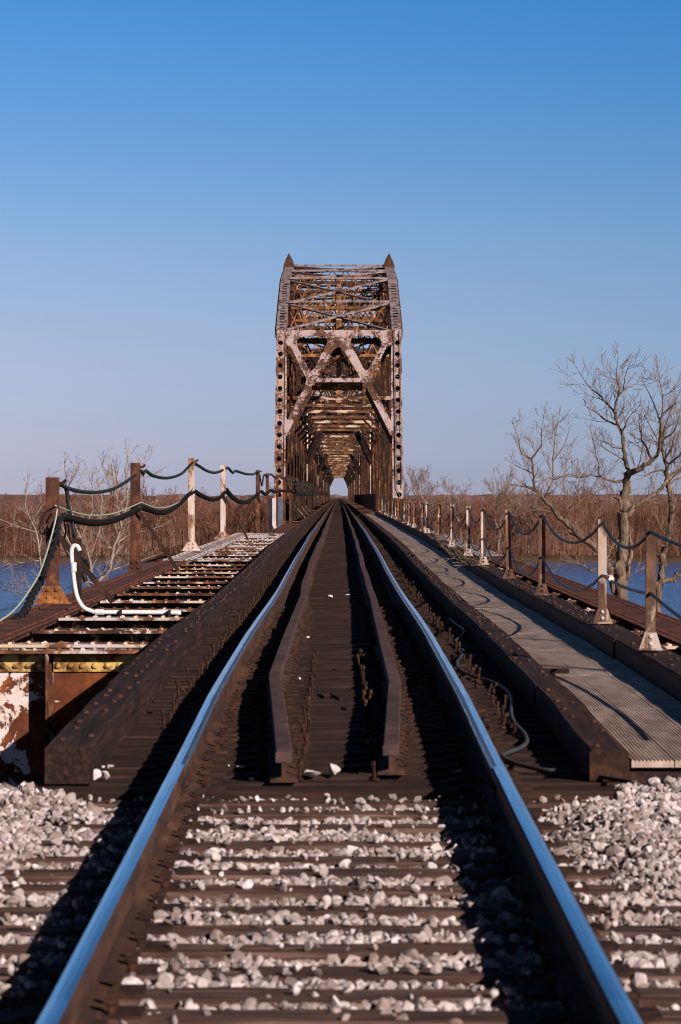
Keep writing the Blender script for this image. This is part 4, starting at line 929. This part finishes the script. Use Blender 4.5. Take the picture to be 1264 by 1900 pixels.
# ================================================================ THE TRUSS BRIDGE
Y0, TA = 173.0, math.atan2(7.6, 11.46)
def inc(x, y):                    # a point of the inclined portal plane read from the photo, as (X, length up the plane)
    k = (VY - y)/F; z = (173*k + 1.445)/(1 - .663*k); d = 173 + .663*z
    return ((x - VX)*d/F, z/math.cos(TA))
def on_plane(v, y0=Y0, off=0, flip=1):
    s, c = math.sin(TA), math.cos(TA); u, t = v[:, 1], v[:, 2] + off
    return np.c_[v[:, 0], y0 + flip*(u*s - t*c), u*c + t*s]
def mirror(lp): return [(-a, b) for a, b in lp][::-1]
hipv = inc(528, 612)[1]
def end_post(e, o, sgn, y0, flip, mat, big=True):
    mb = MB(); xo, xi = 3.76, 3.27; X0, X1 = sorted((sgn*xo, sgn*xi)); cx = sgn*(xo+xi)/2
    loops = [[(X0, -1.9), (X1, -1.9), (X1, hipv), (X0, hipv)]]
    if big: loops += [ellipse(cx, .95 + .845*k, .15, .175) for k in range(-1, 15) if .95 + .845*k < hipv - .5 and k != 0]
    v, f = plate_mesh(loops, .025); mb.add(on_plane(v, y0, 0, flip), f)
    for a in (X0 + .012, X1 - .012):
        v, f = plate_mesh([[(a-.011, -1.9), (a+.011, -1.9), (a+.011, hipv), (a-.011, hipv)]], .62); mb.add(on_plane(v, y0, -.325, flip), f)
    v, f = plate_mesh([[(X0+.002, -1.9), (X1-.002, -1.9), (X1-.002, hipv), (X0+.002, hipv)]], .02); mb.add(on_plane(v, y0, -.66, flip), f)
    if big:
        for k in range(17):
            for a in (X0-.012, X1+.012) if k % 3 == 0 else ():
                v, f = plate_mesh([[(a-.011, k*.72), (a+.011, k*.72), (a+.011, k*.72+.9), (a-.011, k*.72+.9)]], .4); mb.add(on_plane(v, y0, -.2, flip), f)
        for k in range(14):
            b = .55 + .845*k
            if b < hipv: v, f = plate_mesh([[(X0-.004, b), (X1+.004, b), (X1+.004, b+.018), (X0-.004, b+.018)]], .01); mb.add(on_plane(v, y0, .018, flip), f)
    mb.build('end_post', mat, e, o)
hole_l = lambda L: round_poly([inc(*q) for q in L], .28)
def portal(e, o, y0, flip, mat, dark):
    A1 = round_poly([inc(541,622.5), inc(614,622.5), inc(578,694)], [.75, .55, .26])
    C1 = round_poly([inc(628.5,633), inc(669,701), inc(588,701)], [.45, .08, .08])
    B1 = round_poly([inc(532,640), inc(540,643), inc(569,703), inc(566,716), inc(532.2,781)], [.05, .2, .3, .3, .0])
    out = [inc(527.5,611.5), inc(730.5,611.5)]
    rarch = [inc(726.5,810), inc(677,712), inc(668,708.3)]
    x0 = inc(527.5,611.5)[0]; xa = inc(532,808)[0]
    arch = round_poly([inc(532,808), inc(582,708.3), inc(675,708.3), inc(726,808)], [0, .5, .5, 0])
    xb = inc(726,808)[0]; x1 = inc(730.5,611.5)[0]
    # inner strips follow the end posts to the floor
    loop = [(x0, hipv), (x0, -.6), (x0 + .17, -.6), ] + [(x0+.17, arch[0][1]-.02)] + arch + [(x1-.17, arch[-1][1]-.02), (x1-.17, -.6), (x1, -.6), (x1, hipv)]
    mid = (629.0)
    loops = [loop, A1, mirror(A1), C1, B1, mirror(B1)]
    v, f = plate_mesh(loops, .02)
    mb = MB(); mb.add(on_plane(v, y0, -.03, flip), f)
    # rivets over the gussets
    pts = []
    for (cx, cy, n, s) in [(577,704,34,9),(681,704,34,9),(537,628,20,6),(721,628,20,6),(628,629,26,10),(536,785,12,5),(722,785,12,5)]:
        for _ in range(n): pts.append(inc(cx + random.uniform(-s, s), cy + random.uniform(-s, s)))
    mb2 = MB()
    mb.build('portal_brace', mat, e, o)
    mb = MB(); v, f = plate_mesh(loops, .02); mb.add(on_plane(v, y0, -.85, flip), f)
    # box sides of the lower strut and knees
    for a, b in [(inc(584,708.5), inc(673,708.5)), (inc(533,808), inc(579,715)), (inc(679,715), inc(725,808)), (inc(592,701), inc(666,701))]:
        n_ = np.array([b[0]-a[0], b[1]-a[1]]); n_ /= np.linalg.norm(n_); w_ = np.array([-n_[1], n_[0]])*.012
        v, f = plate_mesh([[tuple(np.array(a)-w_), tuple(np.array(b)-w_), tuple(np.array(b)+w_), tuple(np.array(a)+w_)]], .78); mb.add(on_plane(v, y0, -.44, flip), f)
    # lacing between front and back of the diagonals
    for (p, q) in [((604,640),(574,694)), ((653,640),(684,694)), ((548,648),(572,694)), ((709,648),(686,694)), ((618,655),(590,700)), ((639,655),(667,700))]:
        a, b = np.array(inc(*p)), np.array(inc(*q)); n = 7
        for k in range(n):
            u0, u1 = a + (b-a)*k/n, a + (b-a)*(k+1)/n; t0, t1 = (-.05, -.83) if k % 2 else (-.83, -.05)
            pts = on_plane(np.array([[u0[0], u0[1], t0], [u1[0], u1[1], t1]]), y0, 0, flip); mb.beam(pts[0], pts[1], .08, .02)
    mb.build('portal_frame_rear', dark, e, o)
TOPZ = {122: [11.46,13.57,15.6,16.66,17.6,17.75,17.8,17.8]}
def truss(y0, n, label, detail):
    h = 7.62; L = n*h; o = (0, y0, -1.0); e = empty('truss_span', o, label, 'truss span', 'through truss spans of the bridge')
    zs = {}
    half = [11.46, 13.57, 15.6, 16.66, 17.6, 17.75]
    for i in range(1, n): zs[i] = half[min(min(i, n-i)-1, 5)]
    ny = lambda i: y0 + 7.6 + (i-1)*((L - 15.2)/(n-2)) if 0 < i < n else (y0 if i == 0 else y0 + L)
    mt = M['truss']; md = M['truss_dark']
    for s in (-1, 1):
        end_post(e, o, s, y0, 1, M['post_white'], True); end_post(e, o, s, y0 + L, -1, md, False)
        # top chord
        for i in range(1, n-1):
            a, b = np.array([s*3.5, ny(i), zs[i]]), np.array([s*3.5, ny(i+1), zs[i+1]])
            mb = MB()
            if detail and i <= 4:
                ln = np.linalg.norm(b-a); t = (b-a)/ln; up = np.cross([1, 0, 0], t)
                loops = [[(-.3, 0), (.3, 0), (.3, ln), (-.3, ln)]]
                if i <= 2: loops += [round_poly([(-.16, .5+.8*k), (.16, .5+.8*k), (.16, .92+.8*k), (-.16, .92+.8*k)], .06, 3) for k in range(int((ln-.9)/.8))]
                v, f = plate_mesh(loops, .02); mb.add(a + v[:, [0]]*np.array([1,0,0]) + v[:, [1]]*t + v[:, [2]]*up, f)
                for q in (-.285, .285): mb.beam(a + [q,0,0] - up*.33, b + [q,0,0] - up*.33, .03, .62, up)
                mb.beam(a + [s*.36,0,0] - up*.30, b + [s*.36,0,0] - up*.30, .04, .45, up)
                mb.build('top_chord', M['grey_steel'], e, o)
            else:
                mb.beam(a, b, .6, .6); mb.build('top_chord', md, e, o)
            if detail and i <= 4:       # tie plate at the node
                mb = MB(); mb.beam(b + [-s*.62, -.25, .02], b + [-s*.62, .25, .02], .75, .03); mb.build('gusset', M['grey_steel'], e, o)
        mb = MB()
        for q in (-.22, .22): mb.beam((s*3.5+q, y0+.5, -.75), (s*3.5+q, y0+L-.5, -.75), .04, .62)
        mb.build('bottom_chord', md, e, o)
        # verticals, built-up with lacing
        for i in range(1, n):
            y, zt = ny(i), zs[i] - .35; mb = MB()
            for q in (-.17, .17):
                mb.box(s*3.5-.25, s*3.5+.25, y+q-.012, y+q+.012, -.9, zt)
                for r_ in (-.25, .21): mb.box(s*3.5+r_, s*3.5+r_+.04, y+q+(.0125 if q < 0 else -.06), y+q+(.06 if q < 0 else -.0125), -.9, zt)
            if i <= 14:
                k = 0; z = -.5
                xi = s*3.5 - s*.252
                while z < zt - .4:
                    a, b = (-.15, .15) if k % 2 else (.15, -.15); mb.beam((xi, y+a, z), (xi, y+b, z+.42), .012, .06, (0, 1, 0)); z += .42; k += 1
            if detail and i < 8: rivets(mb, [(s*3.5 + r_, y-.183, z) for z in np.arange(-.5, zt, .24) for r_ in (-.2, .2)], .03, 'y', -1)
            mb.build('vertical', mt if (i % 3 != 1) else md, e, o)
        # diagonals in main panels
        for i in range(1, n-1, 2):
            if i < n/2: a, b = (i, i+2) if i+2 <= n else (i, n)
            else: a, b = (i+2 if i+2 < n else n-1, i)
            za = zs[a] if 0 < a < n else -.6
            mb = MB()
            for q in (-.13, .13): mb.beam((s*3.5+q, ny(a), za-.3), (s*3.5+q, ny(b), -.6), .04, .36, (0, 0, 1))
            mb.build('diagonal', md, e, o)
            mb = MB(); m_ = (ny(a)+ny(b))/2
            mb.beam((s*3.5, m_, (za-.9)/2), (s*3.5, ny(a) + (ny(b)-ny(a))*.5 + (3.8 if i < n/2 else -3.8)*0, 0), .1, .1) if False else None
    portal(e, o, y0, 1, M['portal'] if detail else M['portal_in'], M['lattice'] if detail else md); portal(e, o, y0 + L, -1, M['portal_in'], md)
    # sway frames
    for i in range(2, n-1):
        y, zt = ny(i), zs[i] - .3; zb = 7.5
        if i % 2 == 0:
            mb = MB(); mb.box(-3.25, 3.25, y-.22, y-.20, zb-.02, zb+.20); mb.box(-3.25, 3.25, y-.199, y+.2, zb+.18, zb+.20); mb.box(-3.25, 3.25, y+.201, y+.22, zb-.02, zb+.2)
            mb.build('sway_strut', M['strut'] if detail or i % 4 == 2 else M['lattice'], e, o)
            for s in (-1, 1):
                mb = MB(); mb.beam((s*3.3, y, zb-1.5), (s*1.9, y, zb-.1), .16, .16); mb.build('knee', md, e, o)
        # lattice girder below the top chord
        dp = min(3.0, zt - zb - .5)
        if i % 2 == 0:
            mb = MB(); nb = 9 if i <= 6 else 5
            for zz in (zt, zt-dp): mb.box(-3.2, 3.2, y-.08, y+.08, zz-.09, zz+.09)
            for k in range(nb):
                xa, xb = -3.2 + 6.4*k/nb, -3.2 + 6.4*(k+1)/nb
                for j in range(2):
                    z0_, z1_ = zt-dp + dp*j/2, zt-dp + dp*(j+1)/2
                    mb.beam((xa, y-.02, z0_), (xb, y-.02, z1_), .03, .085, (0, 0, 1)); mb.beam((xa, y+.03, z1_), (xb, y+.03, z0_), .03, .085, (0, 0, 1))
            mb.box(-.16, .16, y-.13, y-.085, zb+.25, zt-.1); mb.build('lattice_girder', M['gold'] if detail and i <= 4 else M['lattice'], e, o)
            mb = MB(); zz = zt - dp - .1
            for s in (-1, 1): mb.beam((s*3.2, y, zb+.1), (0, y, zz), .2, .2); mb.beam((0, y+.03, zb+.2), (s*3.2, y+.03, zz), .12, .12)
            mb.build('sway_diagonal', md, e, o)
        else:
            mb = MB(); mb.box(-3.2, 3.2, y-.09, y+.09, zt+.02, zt+.2); mb.box(-3.2, 3.2, y-.06, y+.06, zt-.55, zt-.45)
            for k in range(14 if i <= 5 else 0):
                xa, xb = -3.2 + 6.4*k/14, -3.2 + 6.4*(k+1)/14; u0, u1 = (zt-.5, zt+.05) if k % 2 else (zt+.05, zt-.5); mb.beam((xa, y, u0), (xb, y, u1), .03, .06)
            mb.build('top_strut', M['lattice'], e, o)
    # top laterals: crossed braces in every panel
    for i in range(1, n-1):
        a, b = ny(i), ny(i+1); mb = MB()
        up = np.cross([1, 0, 0], [0, b-a, zs[i+1]-zs[i]]); up = up/np.linalg.norm(up)
        mb.beam((-3.2, a, zs[i]+.02), (3.2, b, zs[i+1]+.02), .17, .09, up); mb.beam(np.array((3.2, a, zs[i]+.02)) - up*.093, np.array((-3.2, b, zs[i+1]+.02)) - up*.093, .17, .09, up)
        mb.beam(((0, (a+b)/2-.4, (zs[i]+zs[i+1])/2 + .075 - .4*(zs[i+1]-zs[i])/(b-a))), (0, (a+b)/2+.4, (zs[i]+zs[i+1])/2 + .075 + .4*(zs[i+1]-zs[i])/(b-a)), .8, .015, up)
        if i+1 < n-1: mb.beam((-3.2, b, zs[i+1]+.10), (3.2, b, zs[i+1]+.10), .16, .12)
        mb.build('top_lateral', M['grey_steel'] if detail and i <= 4 else md, e, o)
    # floor
    mb = MB()
    for X in (-.98, .98): mb.box(X-.15, X+.15, y0+.1, y0+L-.1, -.95, -.02)
    mb.build('stringer', M['rust_flange'], e, o)
    for i in range(0, n+1):
        y = min(max(ny(i), y0 + .5), y0 + L - .5); mb = MB(); mb.box(-3.2, 3.2, y-.015, y+.015, -1.4, .02-.1); mb.box(-3.2, 3.2, y-.16, y+.16, -.078, -.05); mb.build('floor_beam', M['ochre'] if i == 0 else M['truss'], e, o)
    if detail:
        for i in range(1, 12):
            y = ny(i) - 1.2; mb = MB(); mb.beam((-3.15, y, 1.15), (-2.15, y+.2, -.05), 1.5, .03, (1, 0, .8)); mb.build('slanted_plate', M['truss_dark'] if i % 3 else M['post_white'], e, o)
        for s in (-1, 1):            # pointed plates over the chord peak
            mb = MB(); yk = ny(5); v, f = plate_mesh([[(-.42, -2.2), (.44, -2.2), (.40, .2), (.26, .62), (.02, 1.12), (-.26, .62), (-.42, 0)]], .5)
            mb.add(np.c_[s*3.52 - s*v[:, 0]*-1, yk + v[:, 2], 17.45 + v[:, 1]], f if s > 0 else [q[::-1] for q in f]); mb.build('peak_plate', M['old_post'], e, o)
        # bearings at the foot
        for s in (-1, 1):
            mb = MB(); mb.box(s*3.5-.52, s*3.5-.08, y0-1.55, y0-1.0, -1.9, 1.30); mb.build('bearing_column', M['white_pier'] if s < 0 else M['truss'], e, o)
            mb = MB(); mb.box(s*3.5-.078, s*3.5+.42, y0-1.5, y0-.9, -1.9, 1.25); mb.build('bearing_column', M['navy'] if s < 0 else M['truss'], e, o)  # on the hose side this dark half carries the foot's shade in its colour
        # ladder on the walkway-side end post
        mb = MB()
        for a in (3.36, 3.68): 
            pts = on_plane(np.array([[a, 2.2, .12], [a, hipv-.1, .12]]), y0); mb.tube(pts, .022, 5)
        for k in range(6):
            u = 2.6 + k*1.9; pts = on_plane(np.array([[3.36, u, .12], [3.68, u-.05, .12]]), y0); mb.tube(pts, .02, 5)
        pts = on_plane(np.array([[3.36, 2.2, .12], [3.7, 1.1, .1], [3.72, .3, .1]]), y0); mb.tube(pts, .025, 5); mb.build('ladder', M['navy'], e, o)
        mb = MB(); pts = on_plane(np.array([[-3.24, .6, .03], [-3.24, hipv-.3, .03]]), y0); mb.tube(pts, .02, 5); mb.build('conduit', M['hose'], e, o)
    return e
spans = [(173.0, 16), (296.0, 20), (449.5, 20), (603.5, 16), (727.0, 16), (850.5, 16), (974.0, 11)]
for i, (y0, n) in enumerate(spans):
    truss(y0, n, 'rusty through truss span with peeling white portal, first over the track' if i == 0 else 'rusty through truss span seen inside the portal, %s along the track' % ORD[i], i == 0)
    pier(y0 - .9, 4.4, -1.95, 'stone pier under the near end of the %s truss span' % ORD[i], 3.0)
# fence panels along the walkway side inside the truss
y = 178.5; i = 0
while y < 430:
    L = 6.0; o = (2.25, y, .45); e = empty('fence_panel', o, 'red-brown sheet fence panel inside the truss, %s from the portal' % ORD[i], 'fence panel', 'fence panels inside the truss')
    mb = MB(); mb.box(-.012, .012, .04, L-.04, .05, 1.05); mb.build('sheet', M['fence'], e); mb = MB(); mb.box(-.05, .03, -.035, .035, 0, 1.12); mb.build('post', M['truss_dark'], e)
    mb = MB(); mb.box(-.03, .03, .036, L-.04, 1.051, 1.10); mb.build('top_rail', M['truss_dark'], e); y += L; i += 1
# handrail inside the truss on the hose side
random.seed(3); y = 178.0; i = 0; pts_u, pts_l = [], []
while y < 330:
    o = (-2.75, y, -.05); e = empty('handrail_post', o, 'dark handrail post inside the truss, %s past the portal on the hose side' % ORD[i], 'handrail post', 'posts inside the truss')
    mb = MB(); mb.box(-.05, .05, -.01, .01, 0, 2.45); mb.box(-.05, -.038, .011, .07, 0, 2.45); mb.box(.038, .05, .011, .07, 0, 2.45); mb.build('post', M['truss_dark'], e); mb = MB(); mb.box(-.12, .12, -.1, .1, -.02, -.001); mb.build('foot_plate', M['rust_flange'], e)
    pts_u.append((-2.69, y-.02, 2.3)); pts_l.append((-2.69, y-.02, 1.72)); y += 7.6; i += 1
for nm, pl, r_, mt, wr in (('upper green-wrapped', pts_u, .035, M['hose'], M['wrap']), ('lower black', pts_l, .06, M['hose'], M['hose'])):
    al = []
    for a, b in zip(pl[:-1], pl[1:]): al += hang(np.array(a), np.array(b), random.uniform(.12, .3), 7)[:-1]
    al = np.array(al); e = empty('cable', tuple(al[0]), '%s cable hung on the posts inside the truss' % nm, 'cable'); mb = MB(); mb.tube(al - al[0], r_, 6); mb.build('core', mt, e, smooth=True)
    an = np.arange(len(al)*1.0); mb = MB()
    for k in range(0, len(al), 1): mb.tube([al[k]-al[0]-[0, .08, 0], al[k]-al[0]+[0, .08, 0]], r_*1.3, 6)
    mb.build('wrap', wr, e)
# signal at the far end
e = empty('signal_mast', (3.25, 1085, -.1), 'slim signal mast at the far end of the tracks, seen through the truss', 'signal mast')
mb = MB()
for a in (-.25, .25): mb.beam((a, 0, 0), (a, 0, 6.0), .08, .08)
for k in range(12): mb.beam((-.25, 0, .5*k), (.25, 0, .5*k+.5), .05, .05)
mb.build('mast', M['white_beam'], e); mb = MB(); mb.box(-.3, .3, -.3, .1, 4.2, 5.6); mb.build('signal_head', M['truss_dark'], e)
o = (4.0, 1080, -.1); e = empty('equipment_box', o, 'white equipment box beside the far signal mast', 'box'); mb = MB(); mb.box(-.6, .6, -.5, .5, 0, 2.0); mb.build('cabinet', M['white_pier'], e, bevel=.05); mb = MB(); mb.box(-.7, .7, -.6, .6, 2.003, 2.15); mb.build('lid', M['white_pier'], e)
print('objects', len(COL.objects))
